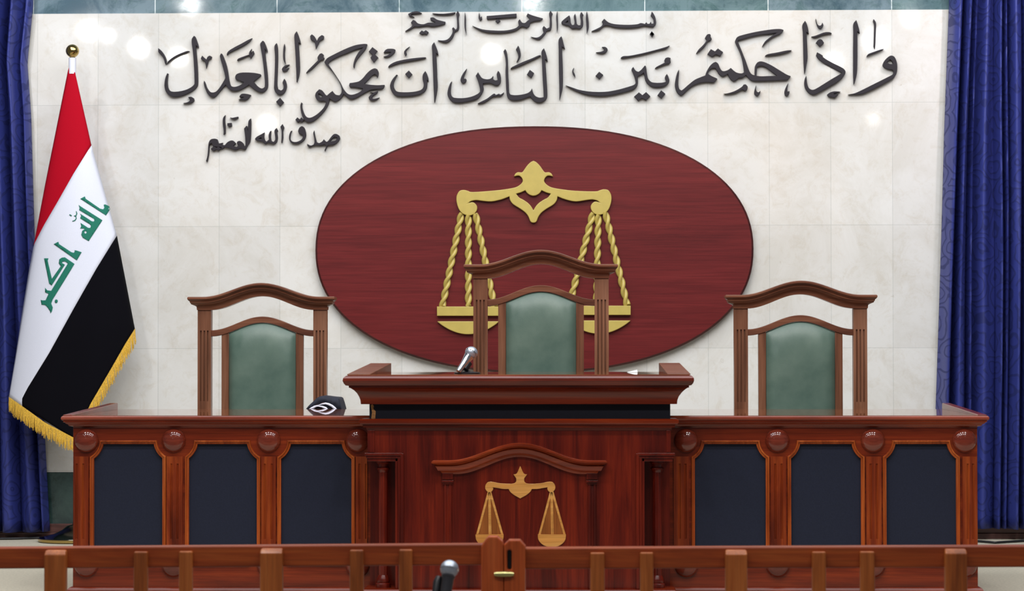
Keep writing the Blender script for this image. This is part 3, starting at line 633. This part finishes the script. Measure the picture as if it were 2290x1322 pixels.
# ---------------------------------------------------------------- side benches
YB = 9.35
def bench(label, xa, xb, cnr, centers, balls, panels, side, pils):
    """xa..xb: frame in photo columns; side -1: open end on the left, +1: on the right"""
    mid = (xa+xb)/2; zz = lambda py: Z(py, YB, mid); xx = lambda px: X(px, YB)
    m = 1/ (F/YB)
    t = thing('judge_bench', label, 'bench', (xx(mid), YB+0.3, 0), 'side benches of the judges')
    YK = 10.3
    def lv(py, over):
        a = xx(xa) - (over*m if side < 0 else 0); b = xx(xb) + (over*m if side > 0 else 0)
        return (zz(py), a, b, YB - over*m, YK)
    add('cornice', MB().stack([lv(956, 0), lv(954, 1), lv(952.5, 8), lv(949, 10), lv(947, 14), lv(944.5, 16), lv(943.5, 19), lv(940, 19), lv(939, 22), lv(936, 23.5), lv(932, 22.5), lv(930, 20)]), M_mould_h, t, smooth=30)
    a = xx(xa) - (19*m if side < 0 else 0); b = xx(xb) + (19*m if side > 0 else 0)
    add('tabletop', MB().box(a, b, YB-19*m, YK, zz(930)-0.001, zz(929)), M_top, t, smooth=0)
    # wedge rail along the open end
    xo = a if side < 0 else b; w = 0.034; z0 = zz(929); z1 = Z(905, 9.95, cnr)
    xi = xo + w if side < 0 else xo - w
    l, r = min(xo, xi), max(xo, xi)
    mb = MB(); bb = len(mb.v)
    mb.v += [(l, YB-20*m, z0-0.002), (r, YB-20*m, z0-0.002), (r, YK-0.06, z0-0.002), (l, YK-0.06, z0-0.002), (l, YB-20*m, z0+0.003), (r, YB-20*m, z0+0.003), (r, YK-0.06, z1), (l, YK-0.06, z1)]
    for q in ((0,3,2,1),(4,5,6,7),(0,1,5,4),(1,2,6,5),(2,3,7,6),(3,0,4,7)): mb.face([bb+i for i in q])
    add('end_rail', mb, M_pod_h, t, smooth=0, bevel=0.003)
    # pierced front frame
    def ppoly(x0, x1, cl, cr, off, Y=YB):
        r = 50 - off; y0, y1 = 993.5-off, 1256.5+off; x0 -= off; x1 += off; by0, by1 = 985, 1265
        pts = []
        def arc(cx, cy, px, py, qx, qy):
            a0 = math.atan2(py-cy, px-cx); a1 = math.atan2(qy-cy, qx-cx)
            if a1-a0 > PI: a1 -= 2*PI
            if a1-a0 < -PI: a1 += 2*PI
            return [(cx+r*math.cos(a0+(a1-a0)*i/10), cy+r*math.sin(a0+(a1-a0)*i/10)) for i in range(11)]
        h = lambda d: math.sqrt(max(r*r-d*d, 0))
        pts += arc(cl, by0, x0, by0+h(x0-cl), cl+h(y0-by0), y0)
        pts += arc(cr, by0, cr-h(y0-by0), y0, x1, by0+h(x1-cr))
        pts += arc(cr, by1, x1, by1-h(x1-cr), cr-h(y1-by1), y1)
        pts += arc(cl, by1, cl+h(y1-by1), y1, x0, by1-h(x0-cl))
        return [(xx(x), zz(y)) for x, y in pts]
    outer = [(xx(xa), zz(955)), (xx(xb), zz(955)), (xx(xb), zz(1314)), (xx(xa), zz(1314))]
    add('front_frame', plate([outer] + [ppoly(p[0], p[1], centers[i], centers[i+1], 8) for i, p in enumerate(panels)], YB, 0.03, 0.001), M_bench_h, t, smooth=30)
    for i, p in enumerate(panels):
        lo = [ppoly(p[0], p[1], centers[i], centers[i+1], o) for o in (8.6, 8.6, 7.5, 5.5, 4.6, 3.2, 0.6, 0, 0)]
        ys = (0.02, -0.004, -0.008, -0.008, -0.003, -0.001, -0.001, 0.004, 0.02)
        mb = MB().rings([[(x, YB+y, z) for x, z in q] for q, y in zip(lo, ys)], cap=False)
        add('panel_moulding', mb, M_mould, t, smooth=40)
        add('panel', plate([ppoly(p[0], p[1], centers[i], centers[i+1], 3)], YB+0.012, 0.012, 0.0004), M_slate, t, smooth=30)
    for (p0, p1, gs) in pils:
        x0, x1 = xx(p0), xx(p1); yf = YB-0.006
        def sec(g):
            o = [(x0, yf)]
            for q in gs: o += [(xx(q)-0.004, yf), (xx(q)-0.0015, yf+g), (xx(q)+0.0015, yf+g), (xx(q)+0.004, yf)]
            return o + [(x1, yf), (x1, YB+0.002), (x0, YB+0.002)]
        fl = [(x0, yf), (x1, yf), (x1, YB+0.002), (x0, YB+0.002)]
        mb = MB().prism(fl, zz(1037), zz(1021)).prism(sec(0.0035), zz(1205), zz(1037)).prism(fl, zz(1229), zz(1205))
        add('pilaster', mb, M_bench_v, t, smooth=30)
    R = 27*m
    for y in (985, 1265):
        for bx in balls:
            pr = [(R*math.sin(a*PI/32), -0.028*math.cos(a*PI/32) - 0.0) for a in range(0, 15)] + [(R*0.99, 0.001), (R*0.95, 0.004)]
            add('ball', MB().lathe(pr, (xx(bx), YB, zz(y)), (0, 1, 0), 32), M_ball, t, smooth=60)
    pa = xx(xa) - (11*m if side < 0 else 0); pb = xx(xb) + (11*m if side > 0 else 0); z1 = zz(1313)
    add('plinth', MB().stack([(0, pa, pb, YB-0.02, YK-0.1), (z1-0.012, pa, pb, YB-0.02, YK-0.1), (z1-0.004, pa+0.004, pb-0.004, YB-0.014, YK-0.1), (z1, pa+0.012, pb-0.012, YB-0.006, YK-0.1)]), M_bench_h, t, smooth=30)
    xe0, xe1 = (xx(xa), xx(xa)+0.03) if side < 0 else (xx(xb)-0.03, xx(xb))
    add('end_panel', MB().box(xe0, xe1, YB+0.03, YK-0.1, z1, zz(956)), M_bench_v, t, smooth=0)
bench('judges bench with slate panels at the left, in front of the flag', 164, 838, 143, (182, 393, 601.5, 813), (194, 389, 601.4, 800), ((210.2, 363), (422.6, 574), (628.8, 785.6)), -1,
      ((165.5, 198.5, (172.5, 187)), (373, 409, (384, 398)), (585, 617, (593, 608)), (796, 821, (804.5, 819.2))))
bench('judges bench with slate panels at the right, before the bare wall and curtain', 1492, 2185, 2203, (1526, 1740, 1953, 2166), (1534, 1738, 1951.5, 2156), ((1554, 1711.5), (1769, 1924.5), (1982, 2137.5)), 1,
      ((1506, 1540, (1519, 1532)), (1723, 1757, (1733, 1747)), (1936, 1970, (1946, 1960)), (2151, 2184, (2163, 2175))))

# ---------------------------------------------------------------- podium
YP = 9.15
pm = YP/F
zp = lambda py: Z(py, YP, 1161); xp = lambda px: X(px, YP)
pod = thing('podium', 'tall central mahogany podium with inlaid scales and a curved pediment', 'podium', (xp(1161), YP+0.4, 0))
YPB = 10.16
def plv(py, xl, xr):
    Y = YP - (822-xl)*pm*1.0
    return (Z(py, Y, 1161), X(xl, Y), X(xr, Y), Y, YPB if py < 905 else YP+0.14)
cl = [plv(904, 807, 1514), plv(895, 806, 1515), plv(887, 803, 1518), plv(879, 798, 1524), plv(873, 792, 1530), plv(868, 784, 1537), plv(867, 780, 1541), plv(863, 780, 1541), plv(862, 773, 1546),
    plv(858, 769, 1550), plv(852, 766, 1552.5), plv(846, 767, 1552), plv(842, 771, 1549), plv(840, 775, 1545)]
ci0, ci1 = xp(845), xp(1477)
add('cornice', MB().stack([(z, a, b, y, YP+0.2) for z, a, b, y, _ in cl]).stack([(z, a, ci0, YP+0.2, YPB) for z, a, b, y, _ in cl]).stack([(z, ci1, b, YP+0.2, YPB) for z, a, b, y, _ in cl]), M_pod_h, pod, smooth=32)
q = plv(838, 777, 1543)
add('desktop', MB().box(q[1], q[2], q[3], YPB, Z(840, q[3], 1161)-0.001, q[0]).box(ci0, ci1, YP+0.2, YPB, Z(840, q[3], 1161)-0.02, Z(840, q[3], 1161)-0.001), M_top, pod, smooth=0, bevel=0.002)
for s in (-1, 1):
    z0 = q[0]; Yb = 10.12
    z1 = Z(812, Yb, 1161); w = 0.084
    l, r = (q[1]-0.004, q[1]-0.004+w) if s < 0 else (q[2]+0.004-w, q[2]+0.004)
    mb = MB(); mb.v += [(l, q[3]+0.02, z0-0.001), (r, q[3]+0.02, z0-0.001), (r, Yb, z0-0.001), (l, Yb, z0-0.001), (l, q[3]+0.02, z0+0.002), (r, q[3]+0.02, z0+0.002), (r, Yb, z1), (l, Yb, z1)]
    for f in ((0,3,2,1),(4,5,6,7),(0,1,5,4),(1,2,6,5),(2,3,7,6),(3,0,4,7)): mb.face(list(f))
    add('side_wing', mb, M_chair_h, pod, smooth=0, bevel=0.003)
add('waist_band', MB().box(xp(826), xp(1499), YP+0.004, YP+0.14, zp(941), zp(902)), M_band, pod, smooth=0)
add('bare_wood_chip', plate([ploop(nums('829,906 833,904 836,908 835,915 840,920 839,936 834,937 830,936 832,922 830,914'), YP, sm=0)], YP+0.0025, 0.002, 0.0003), M_raw, pod, label='bare wood where the dark band has chipped')
add('waist_moulding', MB().stack([plv(963, 821, 1501), plv(957, 819, 1503), plv(956, 812, 1509), plv(950, 811, 1510), plv(949, 806, 1515), plv(945, 803.5, 1518), plv(940, 803.5, 1518), plv(937, 808, 1513)]), M_pod_h, pod, smooth=32)
body = MB().box(xp(822), xp(1500), YP, YP+0.13, zp(1031), zp(961)).box(xp(885), xp(1440), YP, YP+0.13, 0, zp(1031))
body.box(xp(822), xp(885), YP+0.115, YP+0.13, 0, zp(1031)).box(xp(1440), xp(1500), YP+0.115, YP+0.13, 0, zp(1031))
body.box(xp(862), xp(862)+0.02, YP+0.13, YPB-0.1, 0, zp(902)).box(xp(1464)-0.02, xp(1464), YP+0.13, YPB-0.1, 0, zp(902))
add('body', body, M_pod, pod, smooth=0)
add('corner_strip', MB().box(xp(822), xp(838), YP-0.005, YP, zp(1012), zp(962)), M_pod, pod, smooth=0, bevel=0.001)
add('corner_strip', MB().box(xp(1490), xp(1500), YP-0.005, YP, zp(1012), zp(962)), M_pod, pod, smooth=0, bevel=0.001)
for s in (-1, 1):
    f = (lambda p: xp(p)) if s < 0 else (lambda p: xp(2325-p))
    def bx(mb, a, b, y0, y1, c, d):
        a, b = sorted((f(a), f(b))); mb.box(a, b, y0, y1, zp(c), zp(d))
    mb = MB(); bx(mb, 816, 900, YP-0.016, YP+0.02, 1019, 1013); bx(mb, 819, 897, YP-0.011, YP+0.02, 1025, 1019); bx(mb, 821, 893, YP-0.006, YP+0.02, 1032, 1025)
    bx(mb, 884, 890, YP-0.006, YP+0.02, 1317, 1025); bx(mb, 890, 896, YP-0.010, YP, 1317, 1020); bx(mb, 896, 903, YP-0.015, YP, 1317, 1014)
    add('niche_frame', mb, M_pod, pod, smooth=0, bevel=0.0015)
    cx = f(855); R = 10.5*pm; z1 = zp(1031); zb_ = zp(1317)
    flu = []
    for i in range(48):
        a = 2*PI*i/48; rr = R*(0.97 if i % 6 < 4 else 0.86); flu.append((rr*math.cos(a), rr*math.sin(a)))
    yc = YP+0.045; mb = MB().rings([[(cx+x, yc+y, z) for x, y in flu] for z in (zb_+0.045, z1-0.042)])
    mb.lathe([(R*1.5, z1-0.001), (R*1.5, z1-0.009), (R*1.15, z1-0.013), (R*1.12, z1-0.024), (R*1.4, z1-0.027), (R*1.42, z1-0.032), (R*1.15, z1-0.036), (R, z1-0.043)][::-1], (cx, yc, 0), seg=28)
    mb.lathe([(R*1.6, zb_), (R*1.6, zb_+0.014), (R*1.3, zb_+0.018), (R*1.45, zb_+0.026), (R*1.3, zb_+0.034), (R, zb_+0.046)], (cx, yc, 0), seg=28)
    add('column', mb, M_pod, pod, smooth=40)
    # small pilaster under the pediment
    xa_, xb_ = sorted((f(991.5), f(1011))); xm = (xa_+xb_)/2; hw = (xb_-xa_)/2
    mb = MB()
    secf = [(xm-hw, YP), (xm-hw*0.9, YP-0.007), (xm-hw*0.35, YP-0.009), (xm-hw*0.2, YP-0.004), (xm+hw*0.2, YP-0.004), (xm+hw*0.35, YP-0.009), (xm+hw*0.9, YP-0.007), (xm+hw, YP)]
    mb.prism(secf[::1], zp(1317), zp(1083))
    for (c, d, e, g) in ((1083, 1079, 1.1, 0.012), (1079, 1074, 1.35, 0.017), (1074, 1072, 1.15, 0.012), (1072, 1058, 1.25, 0.014)): mb.box(xm-hw*e, xm+hw*e, YP-g, YP, zp(c), zp(d))
    add('pilaster', mb, M_pod, pod, smooth=30, bevel=0.0012)
cvp = lambda u: 38.5*pm*bell(u, 0.82)
def pv(py, hwp, d): return (zp(py), xp(1162-hwp), xp(1162+hwp), YP-d, YP)
add('pediment', MB().stack([pv(1060, 172, 0.012), pv(1054, 176, 0.018), pv(1052, 182, 0.026), pv(1044, 186, 0.03), pv(1042, 189, 0.034), pv(1040, 184, 0.03), pv(1038, 190, 0.038), pv(1035, 195.5, 0.046), pv(1031.5, 195.5, 0.047), pv(1029, 192, 0.042)], 40, cvp), M_mould_h, pod, smooth=40)
# inlaid scales
o5, s5 = (1140, 760), 2.643
hb = nums('0,746 8,764 16,782 24,793 40,796 32,808 24,820 24,838 36,848 62,851 120,848 160,840 188,840 204,856 207,878 198,894 184,901 168,896 160,882 162,872 130,877 100,882 68,882 60,898 36,918 14,930 0,938')
fullb = [(62+x, y) for x, y in hb] + [(62-x, y) for x, y in reversed(hb[1:-1])]
YI = YP
sc_ = add('scales_inlay', plate([ploop(fullb, YI, o5, s5, 3)], YI-0.005, 0.0052, 0.001), M_inlay, pod, smooth=40, label='honey coloured inlaid scales')
for cx in (62+186, 62-182):
    for pts, nm, mat in (([(0, 897), (-80, 1150), (82, 1150)], 'pan_back', M_inlay_dark),):
        add(nm, plate([ploop([(cx+x, y) for x, y in pts], YI, o5, s5, 0)], YI-0.0025, 0.0027, 0.0003), mat, sc_)
    def strand(a, b, w):
        d = Vector((b[0]-a[0], b[1]-a[1])).normalized(); n = Vector((-d.y, d.x))*w/2
        return ploop([(cx+a[0]+n.x, a[1]+n.y), (cx+b[0]+n.x, b[1]+n.y), (cx+b[0]-n.x, b[1]-n.y), (cx+a[0]-n.x, a[1]-n.y)], YI, o5, s5, 0)
    for a, b, w in (((-4, 898), (-72, 1152), 13), ((4, 898), (76, 1152), 13), ((-3, 900), (0, 1152), 9), ((4, 900), (9, 1152), 6)):
        add('pan_strand', plate([strand(a, b, w)], YI-0.0045, 0.0046, 0.0005), M_inlay, sc_)
    bowl = [(cx-82, 1150), (cx+84, 1150)] + [(cx+1+83*math.cos(i*PI/14), 1164+62*math.sin(i*PI/14)) for i in range(0, 15)]
    add('pan_bowl', plate([ploop(bowl, YI, o5, s5, 0)], YI-0.006, 0.0061, 0.001), M_inlay, sc_, smooth=40)
zpl = zp(1317)
add('plinth', MB().stack([(0, xp(812), xp(1511), YP-0.05, YP+0.13), (zpl-0.006, xp(812), xp(1511), YP-0.05, YP+0.13), (zpl, xp(816), xp(1507), YP-0.044, YP+0.13)]), M_pod_h, pod, smooth=30)

# microphone on the podium, paper beside it
def mic(label, base, head, R, stand):
    base, head = Vector(base), Vector(head); d = (head-base).normalized(); Ln = (head-base).length
    t = thing('microphone', label, 'microphone', (base.x, base.y, stand))
    add('handle', MB().lathe([(R*0.42, 0), (R*0.46, 0.003), (R*0.5, Ln*0.4), (R*0.72, Ln-R*0.95), (R*0.78, Ln-R*0.75), (R*0.5, Ln-R*0.5)], base, d, 28), M_chrome, t, smooth=40)
    g = MB().lathe([(R*0.62, -R*0.78), (R*0.9, -R*0.42), (R*0.99, -0.14*R)] + [(R*math.cos(a*PI/20), R*math.sin(a*PI/20)*0.98) for a in range(0, 11)], head, d, 32)
    add('grille', g, M_grille, t, smooth=60)
    add('grille_ring', MB().lathe([(R*1.0, -R*0.12), (R*1.04, -R*0.1), (R*1.04, R*0.08), (R*1.0, R*0.1)], head, d, 32), M_chrome, t, smooth=40)
    return t, d, Ln
YM = 9.5
zt_ = q[0]
b_ = P(1026, 836, YM); b_.z = zt_ + 0.007; b_.y = YM - 0.02
h_ = P(1054, 789, YM+0.02)
mt, md, ml = mic('chrome microphone leaning on the podium top before the centre armchair', b_, h_, 14.3*YM/F, zt_)
c0 = b_ + md*ml*0.32 + Vector((0.012, 0.012, -0.004))
add('clip', MB().tube([c0 - md*0.012, c0 + md*0.02], [0.014, 0.0155], 16).tube([c0, Vector((c0.x+0.004, c0.y+0.015, zt_+0.008))], 0.007, 12), M_black, mt, smooth=50)
add('stand_base', MB().lathe([(0.05, 0), (0.05, 0.003), (0.045, 0.005), (0.012, 0.008), (0.009, 0.012)], (c0.x+0.004, c0.y+0.02, zt_), seg=28), M_black, mt, smooth=40)
pp = P(1414, 834, 9.85)
pa_ = MB(); pa_.grid(lambda a, b: (pp.x-0.02+0.04*a, 9.82+0.06*b, zt_+0.0008+0.010*a*b), 6, 4)
prep(add('paper_sheet', pa_, M_paper, smooth=60, origin=(pp.x, 9.85, zt_), solid=0.0004), 'small white paper sheet lying on the podium top', 'paper')

# ---------------------------------------------------------------- flag
XF = X(173, 12.03, 600); YF = 12.03
fl = thing('flag', 'red white and black flag with gold fringe hanging on a brass topped pole', 'flag', (XF, YF, 0))
pb = P(164, 1217, 11.87)
zball = P(162, 114, YF).z
XB = P(162, 114, YF).x
add('pole', MB().tube([(XF, YF, 0.03), (XB, YF, zball-0.02)], 0.0125, 16), M_pole, fl)
add('finial', MB().lathe([(0.012, -0.04), (0.014, -0.03)] + [(0.0325*math.sin(a*PI/18), -0.0325*math.cos(a*PI/18)) for a in range(2, 19)], (XB, YF, zball), seg=32), M_brass, fl, smooth=60)
bs = add('pole_base', MB().lathe([(0.178, 0.002), (0.182, 0.006), (0.182, 0.016), (0.179, 0.02), (0.15, 0.026), (0.11, 0.036), (0.07, 0.055), (0.045, 0.075), (0.02, 0.082), (0.014, 0.12)], (XF, YF, 0), seg=64), M_darkbrass, fl, smooth=40)
add('base_band', MB().lathe([(0.1815, 0.003), (0.184, 0.004), (0.184, 0.0165), (0.1815, 0.0175)], (XF, YF, 0), seg=64), M_brass, bs, smooth=40)
def lerp_tab(tab, y):
    if y <= tab[0][0]: return tab[0][1]
    for (a, xa), (b, xb) in zip(tab, tab[1:]):
        if y <= b: return xa + (xb-xa)*(y-a)/(b-a)
    return tab[-1][1]
FL = [(150, 154), (545, 76), (700, 50), (890, 19), (1010, 10)]; FR = [(150, 169), (325, 205), (525, 261), (735, 302), (1010, 305)]
def fdepth(px, py):
    a, b = lerp_tab(FL, py), lerp_tab(FR, py); t = min(1, max(0, (px-a)/(b-a))); hw = (b-a)/2*12/F
    bul = math.sqrt(max(0, 1-(2*t-1)**2 + 0.0))
    k = (px*0.82 + py*0.55)      # runs along the stripes' normal
    rip = 0.010*math.sin(k*0.021+0.6) + 0.005*math.sin(px*0.05+py*0.012)
    return 12.045 - 0.13*hw/0.3*bul - 0.02 - rip*min(1, hw/0.2)*bul
def fp(px, py, lift=0.0): return P(px, py, fdepth(px, py) - lift)
def resample(poly, n):
    V_ = [Vector(p) for p in poly]; cum = [0]
    for a, b in zip(V_, V_[1:]): cum.append(cum[-1] + (b-a).length)
    o = []
    for i in range(n+1):
        s = cum[-1]*i/n
        for j in range(len(V_)-1):
            if s <= cum[j+1] + 1e-6:
                o.append(V_[j].lerp(V_[j+1], (s-cum[j])/max(1e-9, cum[j+1]-cum[j]))); break
    return o
B1 = [(204, 325), (165, 388), (130, 450), (98, 505), (76, 548)]
B2 = [(261, 527), (215, 602), (165, 690), (110, 790), (62, 868), (49, 893), (50, 909)]
strips = [([(168, 162), (154, 150), (130, 270), (103, 405), (76, 548)], B1), (B1 + [(66, 600), (50, 700), (35, 800), (20, 890)], B2),
          (B2, [(301, 735), (280, 770), (248, 826), (203, 903), (166, 982)])]
mb = MB()
for i, (up_, lo_) in enumerate(strips):
    mb.cur = i; a, b = resample(up_, 48), resample(lo_, 48)
    mb.grid(lambda u, v: fp(*(a[round(u*48)].lerp(b[round(u*48)], v))), 48, 20)
mb.cur = 1; mb.rings([[Vector((XB + s*0.017, YF + y, z)) for s, y in ((-1, 0), (-0.7, -0.012), (0, -0.017), (0.7, -0.012), (1, 0), (0.7, 0.012), (0, 0.017), (-0.7, 0.012))] for z in (P(162, 165, YF).z, P(162, 130, YF).z)])
cloth = add('cloth', mb, [M_red, M_white, M_flagblack], fl, smooth=70, solid=0.003)
def letters(s, holes=()):
    cu = [ploop_px(nums(q)) for q in s.split('|')]
    return cu
def ploop_px(pts): return [(60+x/4.405, 420+y/4.405) for x, y in pts]
GL = ['527,108 572,85 580,108 720,205 752,213 765,195 757,168 770,163 812,182 820,212 780,272',
 '511,168 525,180 745,320 610,525 552,492 536,465 545,425 575,403 525,400 537,378 528,345 605,395 625,395 632,375 622,360 525,300 535,275 525,255 640,330 660,332 667,318 660,305 515,218 520,200|578,424 588,431 590,441 582,451 572,450 566,440 570,429',
 '265,555 310,532 318,555 440,635 462,640 472,630 470,615 490,618 540,635 493,715',
 '320,705 345,688 375,685 470,750 385,890 255,1100 240,1140 256,1180 248,1215 235,1237 228,1215 205,1180 180,1155 145,1152 137,1105 160,1110 185,1108 215,1045 180,1030 180,985 200,1010 240,1015 405,745 375,725 350,728 348,742 375,757 245,962 220,945 170,695 213,695 205,718 247,897 335,772 315,745',
 '290,1100 302,1105 305,1118 300,1131 288,1137 277,1130 275,1116 280,1104',
 '490,229 498,255 487,280 492,302 476,326 450,333 448,326 470,318 484,300 478,284 464,279 466,273 480,272 488,255 483,232',
 '417,268 424,260 445,272 437,281']
lm = bmesh.new()
for s in GL:
    loops = [ploop_px(nums(q)) for q in s.split('|')]
    me = plate([[(x, -y) for x, y in lp] for lp in loops], 0, 0.002, 0.0)
    lm.from_mesh(me)
bmesh.ops.delete(lm, geom=[f for f in lm.faces if f.normal.y > -0.5], context='FACES')
for i in range(40):
    bmesh.ops.bisect_plane(lm, geom=lm.verts[:]+lm.edges[:]+lm.faces[:], plane_co=(80+i*5, 0, 0), plane_no=(1, 0, 0))
for i in range(60):
    bmesh.ops.bisect_plane(lm, geom=lm.verts[:]+lm.edges[:]+lm.faces[:], plane_co=(0, 0, -(430+i*5)), plane_no=(0, 0, 1))
for v in lm.verts: v.co = fp(v.co.x, -v.co.z, 0.0035)
me = bpy.data.meshes.new('lettering'); lm.to_mesh(me); lm.free(); me.materials.clear()
add('lettering', me, M_flaggreen, cloth, smooth=70, solid=0.0012, label='green lettering on the white stripe')
rf = random.Random(5); mb = MB()
def strands(poly, n, ln, dirv):
    for i in range(n):
        t = (i + rf.random()*0.8)/n; p = resample(poly, 60)[min(59, int(t*60))].lerp(resample(poly, 60)[min(60, int(t*60)+1)], (t*60) % 1)
        L_ = ln*rf.choice((rf.uniform(0.78, 0.95), rf.uniform(0.92, 1.1))); a = fp(p.x, p.y, 0.002)
        dx = dirv[0]*L_ + rf.uniform(-2, 2); dy = dirv[1]*L_
        e = P(p.x+dx, p.y+dy, a.y - rf.uniform(-0.004, 0.016)); mdl = P(p.x+dx*0.5+rf.uniform(-1, 1), p.y+dy*0.5, a.y-0.006)
        mb.tube([a, mdl, e], [0.0017, 0.0018, 0.0012], 5)
strands([(20, 888), (50, 909), (100, 945), (170, 982)], 190, 34, (0.0, 1.0))
strands([(302, 735), (280, 770), (248, 826), (203, 903), (170, 975)], 210, 25, (0.12, 1.35))
add('fringe', mb, M_fringe, cloth, smooth=60, label='gold fringe')

# ---------------------------------------------------------------- cables on the floor
def cable(label, pts, r=0.006):
    w = []
    for x, y in pts:
        d = (EYE.z-r)*F/(y-VY); w.append(Vector((X(x, d, y), d, r)))
    o = add('floor_cable', MB().tube([w[i].lerp(w[i+1], t/4) for i in range(len(w)-1) for t in range(4)] + [w[-1]], r, 8), M_cable, smooth=60, origin=(w[0].x, w[0].y, 0))
    prep(o, label, 'cable')
cable('black cable lying on the carpet under the right curtain', [(2130, 1208), (2190, 1209), (2225, 1212), (2255, 1210), (2290, 1208), (2340, 1209)])
cable('black cable lying on the carpet under the left curtain', [(-40, 1206), (0, 1205.5), (40, 1205), (80, 1203.5), (100, 1203)])

# ---------------------------------------------------------------- wooden barrier in front
YW = 7.0; wm = YW/F; ZL = -0.45
zw = lambda py: Z(py, YW, 1130); xw = lambda px: X(px, YW, 1250)
def barrier(label, xa, xb, ytop, posts, slats, gate):
    t = thing('barrier', label, 'railing', (xw((xa+xb)/2), YW, ZL), 'low wooden barrier in front of the bench')
    (y0, y1) = ytop
    def rz(px): return P(px, y0 + (y1-y0)*(px-xa)/(xb-xa), YW).z
    mb = MB(); h = 47*wm
    for z_off, nm in ((0, 'top_rail'), (-0.62, 'bottom_rail')):
        mb = MB(); mb.v = [(xw(x), y, rz(x)+z_off-dz) for y, dz in ((YW, h), (YW, 0), (YW+0.055, 0), (YW+0.055, h)) for x in (xa, xb)]
        for f in ((0,1,3,2),(2,3,5,4),(4,5,7,6),(6,7,1,0),(0,2,4,6),(1,7,5,3)): mb.face(list(f))
        add(nm, mb, M_rail, t, smooth=0, bevel=0.004)
    for a, b in posts:
        zt = P((a+b)/2, ytop[0]+(ytop[1]-ytop[0])*((a+b)/2-xa)/(xb-xa)+5, YW).z
        add('post', MB().stack([(ZL, xw(a), xw(b), YW-0.028, YW+0.002), (zt-0.012, xw(a), xw(b), YW-0.028, YW+0.002), (zt-0.004, xw(a)+0.001, xw(b)-0.001, YW-0.02, YW+0.002), (zt, xw(a)+0.003, xw(b)-0.003, YW-0.01, YW+0.002)]), M_slat, t, smooth=0, bevel=0.003)
    for a, b in slats:
        zt = P((a+b)/2, ytop[0]+(ytop[1]-ytop[0])*((a+b)/2-xa)/(xb-xa)+10, YW).z
        add('slat', MB().box(xw(a), xw(b), YW-0.018, YW+0.002, ZL+0.06, zt), M_slat, t, smooth=0, bevel=0.004)
    gp = [[P(x, y, YW-0.03) for x, y in lp] for lp in gate]; gp = [[(p.x, p.z) for p in lp] for lp in gp]
    gp[0] = [(x, ZL if z < -0.2 else z) for x, z in gp[0]]
    g = add('gate_post', plate(gp, YW-0.034, 0.055, 0.004), M_gate, t, smooth=30)
    return t, g
sl = [(1134.5, 1233), (1137, 1230.5), (1141.5, 1230.5), (1144, 1233), (1144, 1270), (1141.5, 1274), (1137, 1274), (1134.5, 1270)]
bl, gl = barrier('low wooden barrier section at the left with the taller gate post', -60, 1082, (1226, 1217), ((103, 151), (584, 634)), ((301, 332), (402, 432), (783, 814), (893, 923)),
        [[(1076, 1400), (1076, 1222), (1078, 1218), (1088, 1204), (1093, 1200), (1112, 1200), (1124, 1211), (1126, 1222), (1126, 1400)]])
br_, gr = barrier('low wooden barrier section at the right with the slotted gate post', 1172, 2350, (1226, 1221), ((1621, 1670), (2111, 2160)), ((1320, 1352), (1431, 1461), (1815, 1846), (1922, 1955)),
        [[(1127, 1400), (1127, 1219), (1138, 1208), (1163, 1208), (1175, 1222), (1175, 1400)], sl])
YLc = YW-0.036
add('slot_shade_plate', MB().box(P(1133, 1250, YW).x, P(1145.5, 1250, YW).x, YW-0.012, YW+0.018, P(1139, 1276, YW).z, P(1139, 1229, YW).z), M_black, gr, smooth=0, label='black plate standing in for shade inside the slot')  # black plate set in the slot, its colour stands in for the unlit inside
la, lb = P(1105, 1284.5, YLc), P(1149, 1284.5, YLc)
lt = add('latch', MB().tube([la, la.lerp(lb, 0.15), la.lerp(lb, 0.5), la.lerp(lb, 0.85), lb], [0.005, 0.0075, 0.0082, 0.0075, 0.005], 14), M_latch, gl, smooth=60, label='brass latch')

# ---------------------------------------------------------------- microphone in front of the barrier
YG = 6.6; gm = YG/F
hd = P(1005, 1273, YG); bs_ = P(994, 1345, YG-0.03)
t = thing('microphone', 'silver headed microphone on a stand in front of the wooden barrier', 'microphone', (bs_.x, bs_.y+0.04, ZL))
d = (hd-bs_).normalized(); R = 20.5*gm
add('handle', MB().lathe([(R*0.5, -0.06), (R*0.6, 0), (R*0.66, (hd-bs_).length-R*1.1), (R*0.78, (hd-bs_).length-R*0.85), (R*0.5, (hd-bs_).length-R*0.5)], bs_, d, 28), plain('gunmetal', C(84,82,86), 0.3, metal=0.8), t, smooth=40)
add('grille', MB().lathe([(R*0.62, -R*0.82), (R*0.9, -R*0.45), (R*0.99, -0.14*R)] + [(R*math.cos(a*PI/20), R*math.sin(a*PI/20)) for a in range(0, 11)], hd, d, 32), M_grille, t, smooth=60)
add('grille_ring', MB().lathe([(R*1.0, -R*0.12), (R*1.03, -R*0.1), (R*1.03, R*0.08), (R*1.0, R*0.1)], hd, d, 32), M_chrome, t, smooth=40)
cp = P(980, 1302, YG+0.01)
add('clip', MB().tube([cp + d*0.014 + Vector((0.002, 0, 0)), cp, cp - d*0.05], [0.010, 0.0135, 0.011], 16).tube([cp - d*0.03, bs_ - d*0.03], 0.011, 12), M_black, t, smooth=50)
zcl = (bs_ - d*0.03).z
add('stand_pole', MB().tube([(bs_.x-0.004, bs_.y+0.02, ZL+0.015), (bs_.x-0.004, bs_.y+0.02, zcl)], 0.009, 14), M_black, t, smooth=50)
add('stand_base', MB().lathe([(0.13, 0), (0.13, 0.008), (0.12, 0.014), (0.02, 0.02), (0.012, 0.03)], (bs_.x-0.004, bs_.y+0.02, ZL), seg=36), M_black, t, smooth=40)
